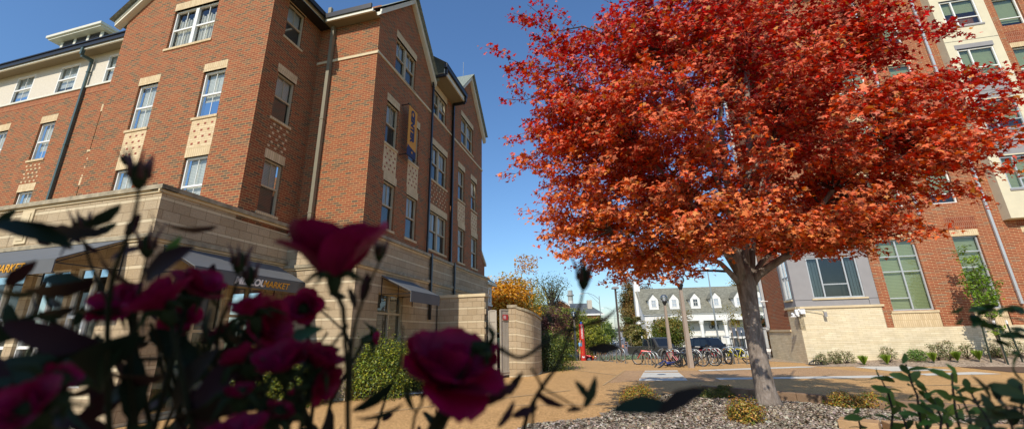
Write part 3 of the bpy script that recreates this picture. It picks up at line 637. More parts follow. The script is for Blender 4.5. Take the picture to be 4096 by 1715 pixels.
# security cameras, a wall light arm, reflector post, floodlight: things fixed to the building but things of their own
CW=plain('white_plastic',c('#eceae6'),.35,var=.03)
def at_r(s_,t_,z): return Rb.W(s_,t_,z)
g=empty('security_camera',at_r(9.05,23.2,2.35),Rb.a,'cluster of white security cameras on the light brick corner','camera')
m_=MB(); m_.box(-.05,.38,.02,.14,-.02,.2); m_.build('mounting_box',CW,g)
for dx,dz in ((-.22,-.06),(-.02,-.1),(.1,.12)):
    m_=MB(); m_.tube([(dx+.02,.03,dz+.06),(dx-.02,-.2,dz)],.05,10); m_.sphere((dx,-.02,dz+.05),.06,10,6); m_.build('camera_head',CW,g)
m_=MB(); m_.lathe((-.24,-.1,-.16),[(.001,-.02),(.13,0),(.13,.03),(.02,.06)],12); m_.build('dome_cover',CW,g)
m_=MB(); P0=at_r(9.55,23.36,2.47)
g2=empty('wall_light',P0,Rb.a,'small gray gooseneck light arm fixed under the stone cap','light')
m_.tube([(-.15,0,0),(.3,-.12,.02),(.6,-.18,-.01),(.68,-.2,-.1)],.016,6); m_.build('light_arm',STEEL,g2); m_=MB(); m_.box(.63,.75,-.24,-.16,-.3,-.08); m_.build('lamp_head',GRAYP,g2)
g3=empty('reflector_post',atZ(3211,1447,0),Rb.a+R_(10),'leaning gray steel channel post with a small mirrored reflector at the corner','post')
m_=MB(); m_.box(-.1,.1,0,.012,0,1.95); m_.box(-.1,-.088,0,.06,0,1.95); m_.box(.088,.1,0,.06,0,1.95); m_.box(-.12,.12,-.01,.08,1.95,1.97); m_.build('channel_post',STEEL,g3)
m_=MB(); m_.hexa([(-.32,-.1,1.18),(.05,-.1,.86),(.06,-.04,.88),(-.3,-.04,1.2),(-.3,-.1,1.24),(.1,-.12,1.24),(.1,-.05,1.26),(-.28,-.03,1.26)]); m_.build('reflector',plain('mirror_metal',c('#d8dadb'),.08,1.,var=.02),g3)
m_=MB(); m_.tube([(.0,-.02,.9),(.02,-.06,.8),(.02,-.06,.7)],.035,8); m_.build('bracket',STEEL,g3)
g4=empty('security_camera',Rb.W(sR-.3,27.0,3.2),Rb.a,'single small white camera on the side brick wall by the downspout','camera')
m_=MB(); m_.tube([(.28,0,0),(.05,0,.02)],.02,6); m_.build('wall_bracket',CW,g4); m_=MB(); m_.tube([(.06,0,.03),(-.12,-.05,-.02)],.05,10); m_.build('camera_head',CW,g4)
g5=empty('ground_floodlight',Rb.W(sR-.5,26.9,0),Rb.a,'short white floodlight on a stake beside the gray downspout boot','light')
m_=MB(); m_.tube([(0,0,0),(0,0,.42)],.02,6); m_.build('stake',STEEL,g5); m_=MB(); m_.hexa([(-.1,-.05,.42),(.08,-.05,.42),(.08,.05,.42),(-.1,.05,.42),(-.14,-.08,.6),(.12,-.08,.56),(.12,.08,.56),(-.14,.08,.6)]); m_.build('lamp_head',CW,g5)
# ================================================================ ground
def agg(name,a,b,sc=90.,st=.5,rock=.8):
    m=NT(name); g=m.geo(); v=m.n('TexVoronoi',{'Scale':sc*.5,'Randomness':1.}); m.t.links.new(g,v.inputs['Vector'])
    big=m.noise(.45,5,g,.6); f=m.noise(sc,3,g)
    col=m.ramp(v.outputs['Color'],[(.1,a),(.5,b),(.92,tuple(min(1,x*1.4) for x in b[:3])+(1,))]); col=m.mix(.5,col,m.ramp(big,[(.3,(.78,.76,.74,1)),(.7,(1.18,1.16,1.12,1))]),'MULTIPLY')
    col=m.mix(.35,col,m.ramp(f,[(.3,(.6,.6,.6,1)),(.7,(1.35,1.35,1.35,1))]),'MULTIPLY')
    m.p(Base_Color=col,Roughness=.9); m.b.inputs['Specular IOR Level'].default_value=.2; m.bump(v.outputs[0],st,.008); return m.m
PLAZA=agg('tan_exposed_aggregate',c('#9c7646'),c('#bf9764')); PLAZA2=agg('brown_exposed_aggregate',c('#957254'),c('#b08e68'))
CONC=plain('pale_concrete',c('#c9c4b6'),.85,var=.1,scale=3,bump=.1); ASPH=plain('asphalt',c('#6c6a68'),.9,var=.12,scale=2); EARTH=plain('dry_grass_ground',c('#7d7a4e'),.95,var=.3,scale=.8)
MUL=agg('bark_mulch_base',c('#6e6254'),c('#9c9080'),40.,.9); SOIL=plain('garden_soil',c('#5d4632'),.95,var=.3,scale=7,bump=.8)
PROF=[(-200,0),(24,0),(39,-.85),(50,-1.5),(75,-2.2),(120,-2.8),(175,-2.9),(260,-1.5),(400,1.),(900,2.),(2600,2)]
def gz(y):
    for (a,za),(b,zb) in zip(PROF,PROF[1:]):
        if a<=y<=b: return za+(zb-za)*(y-a)/(b-a)
    return 0
def struct(name,mb,mat,**k): o=mb.build(name,mat,**k); o['kind']='structure'; return o
m_=MB(); ys=[-200,24,27,30]+[p[0] for p in PROF[2:]]; gf=lambda y: -.3 if y<=27 else gz(y)-.02
for a,b in zip(ys,ys[1:]): m_.face([(-1800,a,gf(a)),(1800,a,gf(a)),(1800,b,gf(b)),(-1800,b,gf(b))])
struct('ground',m_,EARTH)
m_=MB()
for a,b in ((30,39),(39,50),(50,75),(75,120),(120,175),(175,260),(260,400)):
    w=lambda y:.262*y+.6
    m_.face([(w(a)-5.5,a,gz(a)-.005),(w(a)+5.5,a,gz(a)-.005),(w(b)+5.5,b,gz(b)-.005),(w(b)-5.5,b,gz(b)-.005)])
struct('street',m_,ASPH)
m_=MB()
for a,b in ((31.5,39),(39,50),(50,58)): m_.face([(5,a,gz(a)+.003),(48,a,gz(a)+.003),(48,b,gz(b)+.003),(5,b,gz(b)+.003)])
for a,b in ((38,39),(39,50),(50,58)): m_.face([(-14,a,gz(a)+.006),(5,a,gz(a)+.006),(5,b,gz(b)+.006),(-14,b,gz(b)+.006)])
struct('parking_lot',m_,ASPH)
m_=MB(); m_.box(7,48,31.2,31.4,gz(31.3)-.1,gz(31.3)+.13); struct('kerb',m_,CONC)
# plaza: bed of the maple cut out
BZ=.5
bed=[atZ(x,y,BZ) for x,y in ((1900,1790),(2115,1700),(2300,1682),(2400,1668),(2440,1648),(2470,1628),(2560,1600),(2660,1578),(2760,1558),(2815,1539))]
kline=[atZ(x,y,BZ+.05) for x,y in ((2815,1539),(3005,1553),(3300,1577),(3560,1597),(3973,1620),(4300,1640))]
for p_ in bed+kline: p_.z=0
m_=MB(); outer=[Vector((-40,3,0)),Vector((-2.2,3,0))]
poly=[Vector((-40,1.,0)),Vector((40,1.,0)),Vector((40,27,0)),Vector((-40,27,0))]
bmm=bmesh.new(); vs=[bmm.verts.new((p.x,p.y,0)) for p in poly]; f=bmm.faces.new(vs); bmesh.ops.triangulate(bmm,faces=[f]); me=bpy.data.meshes.new('plaza'); 
ex=bmesh.ops.extrude_face_region(bmm,geom=list(bmm.faces)); 
for v in [g for g in ex['geom'] if isinstance(g,bmesh.types.BMVert)]: v.co.z=-.29
bmesh.ops.recalc_face_normals(bmm,faces=bmm.faces); bmm.to_mesh(me); bmm.free(); me.materials.append(PLAZA); o=bpy.data.objects.new('plaza',me); link(o); o['kind']='structure'
m_=MB()
for x0,x1 in ((-40,3.2),(3.2,40)): m_.face([(x0,27,0),(x1,27,0),(x1,31.2,gz(31.2)+.02),(x0,31.2,gz(31.2)+.02)])
struct('planting_verge',m_,agg('gravel_mulch',c('#7b6a55'),c('#a8937a'),60.))
def poly_sheet(mb,pts,z=.004):
    P=[atZ(x,y,0) for x,y in pts]; mb.face([(p.x,p.y,z) for p in P])
m_=MB(); poly_sheet(m_,[(2434,1530),(2505,1481),(2575,1481),(2550,1524)]); poly_sheet(m_,[(2714,1481),(2790,1481),(2885,1525),(2760,1525)],.0042); 
poly_sheet(m_,[(2577,1486),(2714,1485),(2715,1489),(2574,1489)],.005); poly_sheet(m_,[(2562,1509),(2740,1508),(2744,1511),(2558,1512)],.005)
poly_sheet(m_,[(2793,1484.5),(3280,1470),(3600,1497),(2860,1508)],.003); struct('brown_paving',m_,PLAZA2)
m_=MB(); poly_sheet(m_,[(2580,1481),(2710,1480),(2713,1485),(2577,1486)],.008); poly_sheet(m_,[(2574,1489),(2716,1489),(2739,1508),(2562,1509)],.008); poly_sheet(m_,[(2558,1512),(2743,1511),(2751,1521),(2555,1522)],.008)
poly_sheet(m_,[(2793,1479),(3003,1471),(3200,1464.5),(3275,1465),(3240,1468.5),(2802,1484)],.008)
poly_sheet(m_,[(2859,1510),(3100,1507),(3522,1500),(3598,1510),(3086,1514.5),(2880,1518)],.008)
poly_sheet(m_,[(3346,1461),(3496,1453),(3546,1457),(3381,1461.5)],.008); poly_sheet(m_,[(3415,1467),(3565,1461),(3650,1466),(3831,1481),(3569,1484)],.008)
poly_sheet(m_,[(3669,1494),(3900,1486.5),(4007,1495),(3708,1501)],.008)
poly_sheet(m_,[(3619,1448),(4300,1418),(4300,1448),(4096,1452),(3804,1465)],.008)
struct('concrete_strips',m_,CONC)
m_=MB()
for P_ in ([(2410,1540),(2500,1480),(2503,1480),(2416,1540)],[(2040,1620),(2900,1612),(2900,1613.5),(2040,1621.5)],[(1500,1650),(2280,1560),(2281,1561.5),(1500,1652)],[(2790,1480),(2900,1530),(2903,1530),(2793,1480)],[(2755,1521),(2795,1545),(2799,1545),(2758,1521)],[(3700,1540),(4200,1535),(4200,1536.5),(3700,1541.5)],[(2290,1478),(2470,1500),(2470,1501),(2290,1479)]): poly_sheet(m_,P_,.012)
struct('paving_joints',m_,plain('joint_line',c('#b89c72'),.9))
m_=MB(); p=atZ(2646,1497,0); m_.box(p.x-.14,p.x+.14,p.y-.14,p.y+.14,.009,.016); tag(m_.build('utility_cover',plain('cover_metal',c('#5f6b78'),.5,.5),loc=(p.x,p.y,0)),'small square blue-gray utility cover set in the white concrete pad','utility cover')
# mulch bed under the maple: falls towards the kerb
def inpoly(x,y,P):
    r=False; j=len(P)-1
    for i in range(len(P)):
        if (P[i][1]>y)!=(P[j][1]>y) and x<(P[j][0]-P[i][0])*(y-P[i][1])/(P[j][1]-P[i][1])+P[i][0]: r=not r
        j=i
    return r
bl=[(p.x,p.y) for p in bed]; 
def bedz(x,y):
    d=min(math.hypot(x-a-t_*(c_-a),y-b-t_*(d_-b)) for (a,b),(c_,d_) in zip(kl,kl[1:]) for t_ in [max(0,min(1,((x-a)*(c_-a)+(y-b)*(d_-b))/((c_-a)**2+(d_-b)**2+1e-9)))])
    return BZ-.12*max(0,1-d/1.6)+.02*noise.noise(Vector((x*1.3,y*1.3,0)))
kl=[(p.x,p.y) for p in kline]
PB=[(-1.2,-3.0),(14,-3.0),(14,5.2)]+[(p.x,p.y) for p in kline[::-1]]+bl[::-1][1:]
m_=MB(); g_=.22
x=-1.
pts={}
def gp(i,j): 
    x=-1.4+i*g_; y=-3.2+j*g_; return (x,y,bedz(x,y))
for i in range(80):
    for j in range(58):
        if inpoly(-1.4+(i+.5)*g_,-3.2+(j+.5)*g_,PB): m_.face([gp(i,j),gp(i+1,j),gp(i+1,j+1),gp(i,j+1)])
struct('mulch_bed',m_,MUL,weld=True,smooth=True)
chp=[]; 
r_=np.random.default_rng(11)
while len(chp)<80000:
    y=4.6+r_.random()*5.4; x=-.2+r_.random()*8.5
    if inpoly(x,y,PB): chp.append((x,y,bedz(x,y)+.008+r_.random()*.014))
chp=np.array(chp); n=len(chp); CHIP=(np.array([(-.16,-.5,0),(.2,-.42,.05),(.14,.5,.02),(-.2,.4,.06)]),np.array([(0,1,2,3)]))
N=r_.normal(0,.42,(n,3)); N[:,2]=1; U=r_.normal(size=(n,3)); U[:,2]*=.25
tag(leaves('mulch_chips',chp,N,r_.gamma(5,.0072,n),CHIP,leafmat('bark_chips',0.,.9,spec=.2),pick(['#85796a','#978b7a','#a89d8c','#6e6254','#b8ad9c','#8a7760'],n,r_),U=U,rs=r_),kind='stuff')
# kerb of the bed
BRWN=plain('brown_stone',c('#8a6f55'),.9,var=.25,scale=5,bump=.6)
def kerbline(pts,w,z0,z1,name,label,mat,step=.62,inward=1):
    root=empty(name,(pts[0].x,pts[0].y,0),0,label,'kerb'); l=root.location
    for a,b in zip(pts,pts[1:]):
        d=(b-a); L_=d.length; n_=max(1,round(L_/step)); d=d/L_; nn_=Vector((d.y,-d.x,0))*inward*w
        for k in range(n_):
            p=a+d*(L_*k/n_+.004)-l; q=a+d*(L_*(k+1)/n_-.004)-l; m_=MB()
            m_.hexa([(p.x,p.y,z0),(q.x,q.y,z0),(q.x+nn_.x,q.y+nn_.y,z0),(p.x+nn_.x,p.y+nn_.y,z0),(p.x,p.y,z1),(q.x,q.y,z1),(q.x+nn_.x,q.y+nn_.y,z1),(p.x+nn_.x,p.y+nn_.y,z1)])
            m_.build('kerb_stone',mat,root,bevel=.008)
    return root
kerbline([p.copy() for p in kline],.14,-.0,BZ+.05,'bed_kerb','dark brown stone kerb along the back of the mulch bed under the maple',BRWN,.42)
kerbline([p.copy() for p in bed],.1,-.0,BZ-.02,'bed_wall','low stone retaining edge along the left side of the mulch bed',BRWN,.42,1)
fk=[atZ(3358,1663,.62),atZ(3520,1678,.62),atZ(4250,1700,.62)]
for p_ in fk: p_.z=0
kerbline(fk,.26,.2,.62,'planter_edge','tan stone block edging of the planter at the bottom right',plain('tan_block',c('#b08c62'),.9,var=.15,scale=12,bump=.5),.7)
# bed along the right hall
m_=MB(); 
q=[(9.0,21.9,0),(12.5,21.7,0),(15.,21.3,.05),(17.5,21.2,.12),(26,21.0,.15)]
for (a,b,z),(a2,b2,z2) in zip(q,q[1:]):
    w0=Rb.W(a,b,.006); w1=Rb.W(a2,b2,.006); w2=Rb.W(a2,tR+.02,.02+max(0,(a2-9.16)*.05)); w3=Rb.W(a,tR+.02,.02+max(0,(a-9.16)*.05)); m_.face([w0,w1,w2,w3])
struct('planting_bed',m_,agg('wood_mulch',c('#6d5d4e'),c('#a2907c'),45.,.9))
m_=MB(); P4=[atZ(x,y,0) for x,y in ((3838,1467),(4110,1455),(4200,1480),(4110,1492),(4030,1487))]; m_.face([(p.x,p.y,.01) for p in P4]); struct('soil_patch',m_,SOIL)
m_=MB(); P4=[Rb.W(9.1,24.0,.006),Rb.W(8.2,25.5,.006),Rb.W(8.2,29,.006),Rb.W(9.2,29,.006),Rb.W(9.2,24,.006)]; m_.face(P4); struct('gravel_strip',m_,agg('side_gravel',c('#7d6c58'),c('#ab967c'),60.))
# kerb + bed in front of the hall podium
m_=MB(); m_.face([L.W(-10.2,10.5,.006),L.W(-5.9,12.6,.006),L.W(-5.6,16.3,.006),L.W(-7.7,16.3,.006),L.W(-7.7,10.5,.006)]); struct('podium_bed',m_,agg('bed_mulch',c('#6d5d4e'),c('#a2907c'),45.,.9))
m_=MB(); P5=[L.W(-9.5,10.3,0),L.W(-5.9,12.4,0),L.W(-5.55,16.2,0),L.W(-5.3,16.2,0),L.W(-5.62,12.2,0),L.W(-9.4,10.0,0)]; m_.face([(p.x,p.y,.03) for p in P5]); struct('bed_kerb_strip',m_,CONC)
m_=MB(); m_.face([L.W(-16,tP-2.3,.007),L.W(-10,tP-2.3,.007),L.W(-10,tP,.007),L.W(-16,tP,.007)]); struct('entrance_paving',m_,CONC)
# domed drain grate
p=atZ(3275,1459,0); g=empty('drain_grate',p,0,'low black ribbed dome grate beside the cream wall','drain'); m_=MB()
for k in range(20):
    a=2*math.pi*k/20; m_.tube([(.38*math.cos(a),.38*math.sin(a),0),(.33*math.cos(a),.33*math.sin(a),.12),(.2*math.cos(a),.2*math.sin(a),.2),(.04*math.cos(a),.04*math.sin(a),.23)],.016,5)
m_.lathe((0,0,0),[(.4,0),(.4,.03),(.36,.03)],20); m_.lathe((0,0,.21),[(.001,.03),(.08,.02),(.1,0)],12); m_.build('grate_ribs',plain('black_iron',c('#26282a'),.5,.4),g)
# ================================================================ enclosure: straight wall, curved wall, two gates
tw=16.3
E=Bld('enclosure_wall',-14.3,-7.5,tw,'straight tan split-face block wall with stone cap beside the white gates','wall')
m_=MB(); F=E.FA(tw); fbox(m_,F,-7.5,-5.42,0,3.2,0,.42); m_.build('wall',BLOCK,E.root)
m_=MB(); fbox(m_,F,-7.55,-5.36,3.2,3.32,-.05,.47); m_.build('wall_cap',STONE,E.root)
m_=MB(); FE=E.FB(-5.42)
for j in range(11):
    if j%3!=2: fbox(m_,FE,tw+.03,tw+.39,.1+.265*j,.1+.265*j+.22,-.035-.02*(j%2),.0)
m_.build('rough_end_block',BLOCK,E.root)
cw=[(2068,1508),(2110,1506),(2145,1501),(2166,1491),(2172,1480),(2168,1470)]
cp=[atZ(x,y,0) for x,y in cw]; g=empty('curved_wall',cp[0],0,'curved tan block wall with pale bands to the right of the white gates','wall'); m_=MB(); cpm=MB()
N_=24; line=[]
for k in range(N_+1):
    f=k/N_*(len(cp)-1); i=min(int(f),len(cp)-2); t_=f-i
    P0,P1,P2,P3=[cp[max(0,min(len(cp)-1,i+o_))] for o_ in (-1,0,1,2)]
    line.append(.5*((2*P1)+(P2-P0)*t_+(2*P0-5*P1+4*P2-P3)*t_*t_+(3*P1-P0-3*P2+P3)*t_**3)-cp[0])
acc=0
for k in range(N_):
    a,b=line[k],line[k+1]; d=(b-a); l_=d.length; n_=Vector((-d.y,d.x,0)).normalized()*.4; ha,hb=2.72-.42*min(1,k/14),2.72-.42*min(1,(k+1)/14)
    A2,B2_=a+n_,b+n_
    for (p,q,u0,u1) in ((a,b,acc,acc+l_),(A2,B2_,acc,acc+l_)): m_.face([(p.x,p.y,0),(q.x,q.y,0),(q.x,q.y,hb),(p.x,p.y,ha)],[(u0,0),(u1,0),(u1,2.7),(u0,2.7)])
    if k==0: m_.face([(a.x,a.y,0),(A2.x,A2.y,0),(A2.x,A2.y,ha),(a.x,a.y,ha)],[(0,0),(.4,0),(.4,2.7),(0,2.7)])
    o1,o2=a-n_*.12,b-n_*.12; i1,i2=a+n_*1.12,b+n_*1.12
    cpm.hexa([(o1.x,o1.y,ha),(o2.x,o2.y,hb),(i2.x,i2.y,hb),(i1.x,i1.y,ha),(o1.x,o1.y,ha+.1),(o2.x,o2.y,hb+.1),(i2.x,i2.y,hb+.1),(i1.x,i1.y,ha+.1)])
    acc+=l_
m_.build('wall',BLOCK,g); cpm.build('wall_cap',CAPM,g)
# pier at the gate
p=atZ(2052,1508,0); m_=MB(); m_.box(-.14,.16,0,.35,0,2.74); o=m_.build('gate_pier',BLOCK,g); o.location=p-cp[0]; m_=MB(); m_.box(-.2,.22,-.05,.4,2.74,2.86); o=m_.build('pier_cap',CAPM,g); o.location=p-cp[0]
GATE=plain('shade_toned_ivory_metal',c('#a99f8e'),.5,var=.04); RSG=plain('red_sign',c('#b02a2e'),.5)  # ivory gate paint darkened to carry the shade on the gates
def gate(pa,pb,h,label,sign=False):
    d=pb-pa; w=d.length; g=empty('metal_gate',pa,math.atan2(d.y,d.x),label,'gate'); m_=MB()
    m_.box(0,.05,-.03,.03,.08,h); m_.box(w-.05,w,-.03,.03,.08,h)
    for z in (.2,h-.45,h-.03): m_.box(.05,w-.05,-.02,.02,z,z+.05)
    m_.build('gate_frame',GATE,g); n=max(3,int(w/.085)); m_=MB()
    for k in range(n): x=.06+(w-.12)*(k+.5)/n; m_.box(x-.03,x+.03,.0,.012,.1,h-.04)
    m_.build('slat_panel',GATE,g)
    if sign:
        m_=MB(); m_.box(.12,.4,-.05,-.035,h-.42,h-.2); s=m_.build('warning_sign',RSG,g)
        m_=MB(); [m_.box(.15,.28,-.054,-.05,h-.27-.05*k,h-.25-.05*k) for k in range(3)]; m_.build('sign_lines',WHITE,s)
gate(atZ(1955,1514,0),atZ(1989,1514,0),2.62,'left white slatted metal gate leaf next to the straight wall')
gate(atZ(2003,1512,0),atZ(2058,1506,0),2.66,'right white slatted metal gate leaf carrying a small red sign',True)
p=atZ(1996,1485,0); g=empty('dumpster',p,L.a,'dark green dumpster barely visible through the gap between the gates','dumpster')
m_=MB(); m_.hexa([(-.8,0,.15),(.5,0,.15),(.5,1.2,.15),(-.8,1.2,.15),(-.8,-.15,1.5),(.5,-.15,1.5),(.5,1.2,1.7),(-.8,1.2,1.7)]); m_.build('bin_body',plain('dark_green_steel',c('#22352c'),.6),g,bevel=.02)
m_=MB(); m_.box(-.85,.55,-.2,1.25,1.7,1.76); m_.build('bin_lid',BLACK,g)
# wooden fence behind the right hall
g=empty('wooden_fence',atZ(3048,1424,0),R_(-8),'weathered tan wood fence panels with dark rails by the side of the right hall','fence')
WD=plain('weathered_wood',c('#b98a52'),.85,var=.35,scale=6)
m_=MB()
for k in range(9): m_.box(.17*k-.1,.17*k+.05,0,.03,.05,1.9)
m_.build('fence_board',WD,g); m_=MB()
for z in (.3,.95,1.6): m_.box(-.12,1.5,-.05,0,z,z+.06)
for x in (-.12,.35,.9,1.42): m_.box(x,x+.05,-.07,0,0,1.95)
m_.build('fence_rail',plain('green_rail',c('#3a4a38'),.7),g); m_=MB(); m_.hexa([(-.2,-.05,1.7),(-.1,-.05,1.6),(-.1,.05,1.6),(-.2,.05,1.7),(.8,-.05,2.55),(.9,-.05,2.45),(.9,.05,2.45),(.8,.05,2.55)]); m_.build('brace',WD,g)
# ================================================================ trees
def curve_pts(a,b,bend,n=5,wob=.05,r=random):
    a,b=Vector(a),Vector(b); o=[]
    for i in range(n+1):
        t=i/n; p=a.lerp(b,t)+Vector(bend)*math.sin(math.pi*t)*.5
        if 0<i<n: p+=Vector((r.uniform(-1,1),r.uniform(-1,1),r.uniform(-1,1)))*wob*(b-a).length
        o.append(p)
    return o
def maple():
    k=.62; base=atY(3072,1612,7.05); g=empty('maple_tree',base,0,'large maple in flaming red and orange leaf standing in the mulch bed','tree')
    Y=base.y; r=random.Random(5); wood=MB(); fine=MB()
    def q(px,py,dy=0.): return atY(px,py,Y+dy*k)-base
    fk=q(2985,1140); w=lambda p:p
    # trunk
    tp=[q(3078,1624),q(3073,1600),q(3062,1560),q(3038,1450),q(3015,1330),q(2998,1220),q(2984,1130),q(2972,1060)]
    wood.tube(tp,[r_*k*.93 for r_ in (.36,.30,.262,.238,.232,.236,.262,.16)],20)
    limbs=[]
    def limb(pts,r0,r1,n=10):
        m=len(pts); r0*=k; r1*=k; rad=[r0+(r1-r0)*i/(m-1) for i in range(m)]; wood.tube(pts,rad,n); limbs.append((pts,rad))
    limb([q(2975,1140),q(2945,1040,-.1),q(2932,960,-.15),q(2925,870,-.2),q(2905,700,-.4),q(2880,480,-.7),q(2900,250,-1.)],.17,.04)
    limb([q(2985,1140),q(2975,1030,.05),q(2972,950,.1),q(2985,830,.2),q(3000,650,.3),q(2990,420,.3),q(2985,150,.2),q(2990,-120,.2)],.16,.05)
    limb([q(2998,1130),q(3006,1060,.15),q(3008,980,.2),q(3012,880,.3),q(3060,700,.6),q(3110,480,.9),q(3130,250,1.2),q(3150,0,1.4)],.11,.04)
    limb([q(2995,1150),q(3030,1100,-.1),q(3080,1065,-.3),q(3150,1020,-.6),q(3210,950,-.9),q(3250,880,-1.2),q(3330,760,-1.6),q(3450,620,-2.1),q(3600,520,-2.7)],.13,.03)
    limb([q(3008,1110),q(3045,1050,.2),q(3090,1005,.6),q(3160,960,1.1),q(3240,930,1.6),q(3380,860,2.2)],.085,.02)
    limb([q(2965,1140),q(2915,1085,-.1),q(2880,1050,-.3),q(2820,1030,-.6),q(2740,1000,-1.),q(2620,950,-1.4),q(2450,920,-1.8)],.085,.02)
    limb([q(2950,1090),q(2900,1010,.2),q(2872,950,.4),q(2850,880,.6),q(2780,780,.9),q(2640,640,1.4),q(2480,520,1.9)],.085,.02)
    limb([q(2945,1060),q(2870,960,-.4),q(2760,800,-1.),q(2600,640,-1.7),q(2450,480,-2.3)],.08,.02)
    limb([q(2935,980),q(2960,800,-.8),q(3080,560,-1.6),q(3250,350,-2.3),q(3400,180,-2.9)],.08,.02)
    limb([q(2930,900),q(2860,700,-.9),q(2760,420,-1.9),q(2640,200,-2.6)],.07,.02)
    limb([q(2990,900),q(3080,700,1.),q(3250,500,1.9),q(3420,380,2.8)],.07,.02)
    limb([q(2975,860),q(2860,600,1.3),q(2720,300,2.4),q(2600,80,3.1)],.07,.02)
    C=Vector((-.45,-.35,7.0))*k; RX,RY,RZ=5.75*k,4.9*k,5.6*k
    tips=[]; N1=[]
    rr=np.random.default_rng(21)
    G=[]
    # secondary targets spread evenly over the shell (and some within)
    K=430
    XT=[(2075,90,6.6),(2030,230,6.4),(2035,400,6.6),(2110,560,6.6),(2060,700,6.4),(2150,850,6.6),(2240,930,6.5),(2280,1020,6.2),(2400,1050,6.2),(2520,1000,6.4),(2650,1000,6.6),(2330,620,6.),(2200,450,6.1),(2150,240,6.3),(2250,760,6.),(2160,650,7.5),(2300,180,6.),(2130,330,7.6),(2190,150,7.4),(3300,960,6.4),(3430,930,6.2),(3560,880,5.9),(3680,820,5.6),(3800,770,5.4),(3900,700,5.2),(3990,590,5.1),(4050,430,5.2),(3990,300,5.4),(3960,480,5.3),(3800,130,5.8),(3740,30,6.),(3850,620,5.6),(2110,20,7.),(3700,700,6.),(3200,960,6.6)]
    for kk_ in range(K):
        zz=1-2*(kk_+.5)/K; ph=kk_*2.399963; ca=math.sqrt(1-zz*zz)
        d=Vector((ca*math.cos(ph),ca*math.sin(ph),zz)); 
        if zz<-.93: continue
        rad=.68+.32*rr.random() if kk_%4 else .40+.25*rr.random()
        lump=1.0+.09*noise.noise(d*2.3+Vector((3.1,0,0)))
        # flattened underside
        T=C+Vector((d.x*RX,d.y*RY,(d.z*RZ if d.z>0 else d.z*RZ*.84)))*rad*lump
        cc_=.112 if T.x<-1.0 else (.183 if T.x<1.0 else .168); zm=1.27+cc_*(7.05+T.y)
        if T.z<zm: T.z=zm+rr.random()*.35
        # nearest limb point
        best=None
        for pts,rd in limbs:
            for i in range(1,len(pts)):
                for t_ in (.0,.5):
                    p=pts[i-1].lerp(pts[i],t_); dd=(p-T).length+max(0,p.z-T.z+.2)*.8
                    if best is None or dd<best[0]: best=(dd,p,rd[i])
        P0=best[1]; L_=(T-P0).length
        pts=curve_pts(P0,T,(0,0,.12*L_),6,.04,r); rad_=[max(.004,min(.028,best[2]*.6)*(1-i/6.5)) for i in range(7)]; fine.tube(pts,rad_,5,caps=False)
        G.append((pts,T,d))
    LP=[];LN=[];LU=[];LS=[];LC=[]
    for (a_,b_,c_) in XT:
        T=atY(a_,b_,c_)-base; d=(T-C).normalized(); best=min(((pts[i]-T).length,pts[i],rd[i]) for pts,rd in limbs for i in range(1,len(pts)))if False else min([((pts[i]-T).length,i,pts,rd) for pts,rd in limbs for i in range(1,len(pts))],key=lambda q_:q_[0]); P0=best[2][best[1]]; pts=curve_pts(P0,T,(0,0,.1*best[0]),6,.04,r); fine.tube(pts,[max(.004,.022*(1-i/6.5)) for i in range(7)],5,caps=False); G.append((pts,T,d))
    for pts,T,d in G:
        nt=8
        for j in range(nt):
            t_=.35+.65*(j+rr.random())/nt; f=t_*6; i=min(5,int(f)); p=pts[i].lerp(pts[i+1],f-i)
            out=Vector((d.x,d.y,d.z*.35+.1)); rv=Vector(rr.normal(size=3)); rv.z*=.45
            dr=(out*.75+rv*.62).normalized(); ln=(.45+.65*rr.random())*k; e=p+dr*ln+Vector((0,0,-.08*ln)); zm=1.2+(.103 if e.x<-1.0 else .172 if e.x<1. else .157)*(7.05+e.y); e.z=max(e.z,zm)
            fine.tube([p,p.lerp(e,.5)+Vector((0,0,.05)),e],[.005,.004,.002],3,caps=False)
            n=int(45*ln/.75/k)
            tt=rr.random(n)**.8; P_=np.array(p)[None]+(np.array(e-p))[None]*tt[:,None]+rr.normal(0,.105*k,(n,3))*np.array([1,1,.62])
            nn=np.array([d.x*.35,d.y*.35-.15,.75])[None]+rr.normal(0,.5,(n,3))
            LP.append(P_); LN.append(nn); LU.append(np.array(dr)[None]*.7+rr.normal(0,.6,(n,3))+np.array([0,0,-.35])); LS.append(rr.normal(.075,.02,n).clip(.035,.12))
            sh=rr.random(); hz=(P_[:,2]/k-1.8)/7.6+.10*(np.array(P_[:,0])/k/5)
            LC.append(np.stack([hz+rr.normal(0,.16,n)+(sh-.5)*.25, rr.random(n)],1))
    P_=np.concatenate(LP);N_=np.concatenate(LN);U_=np.concatenate(LU);S_=np.concatenate(LS);K_=np.concatenate(LC)
    n=len(P_); A=[lin('#e27412'),lin('#dc540e'),lin('#d4300a'),lin('#c20c0e')]
    t=np.clip(K_[:,0],0,.999)*3; i=t.astype(int); f=(t-i)[:,None]; AA=np.array(A+[A[-1]]); col=AA[i]*(1-f)+AA[i+1]*f
    y=K_[:,1]>.93; col[y]=lin('#c87e26'); dk=K_[:,1]<.12; col[dk]*=.55
    col*= 1.04*(1+rr.normal(0,.3,(n,1))).clip(.4,1.8)
    # orange on the side that looks left and below, crimson to the right as the tree shows
    m=leafmat('maple_leaf',.34,.42,((.80,.50,.28,1),.26),.18)  # paler leaf underside; its tint also stands in for glossy highlights
    leaves('crown',P_,N_,S_,MAPLE,m,col.clip(0,.9),g,U=U_,rs=rr)
    wood.build('trunk',BARK,g,smooth=True); fine.build('branches',BARKD,g,smooth=True); print('maple leaves',n)
maple()
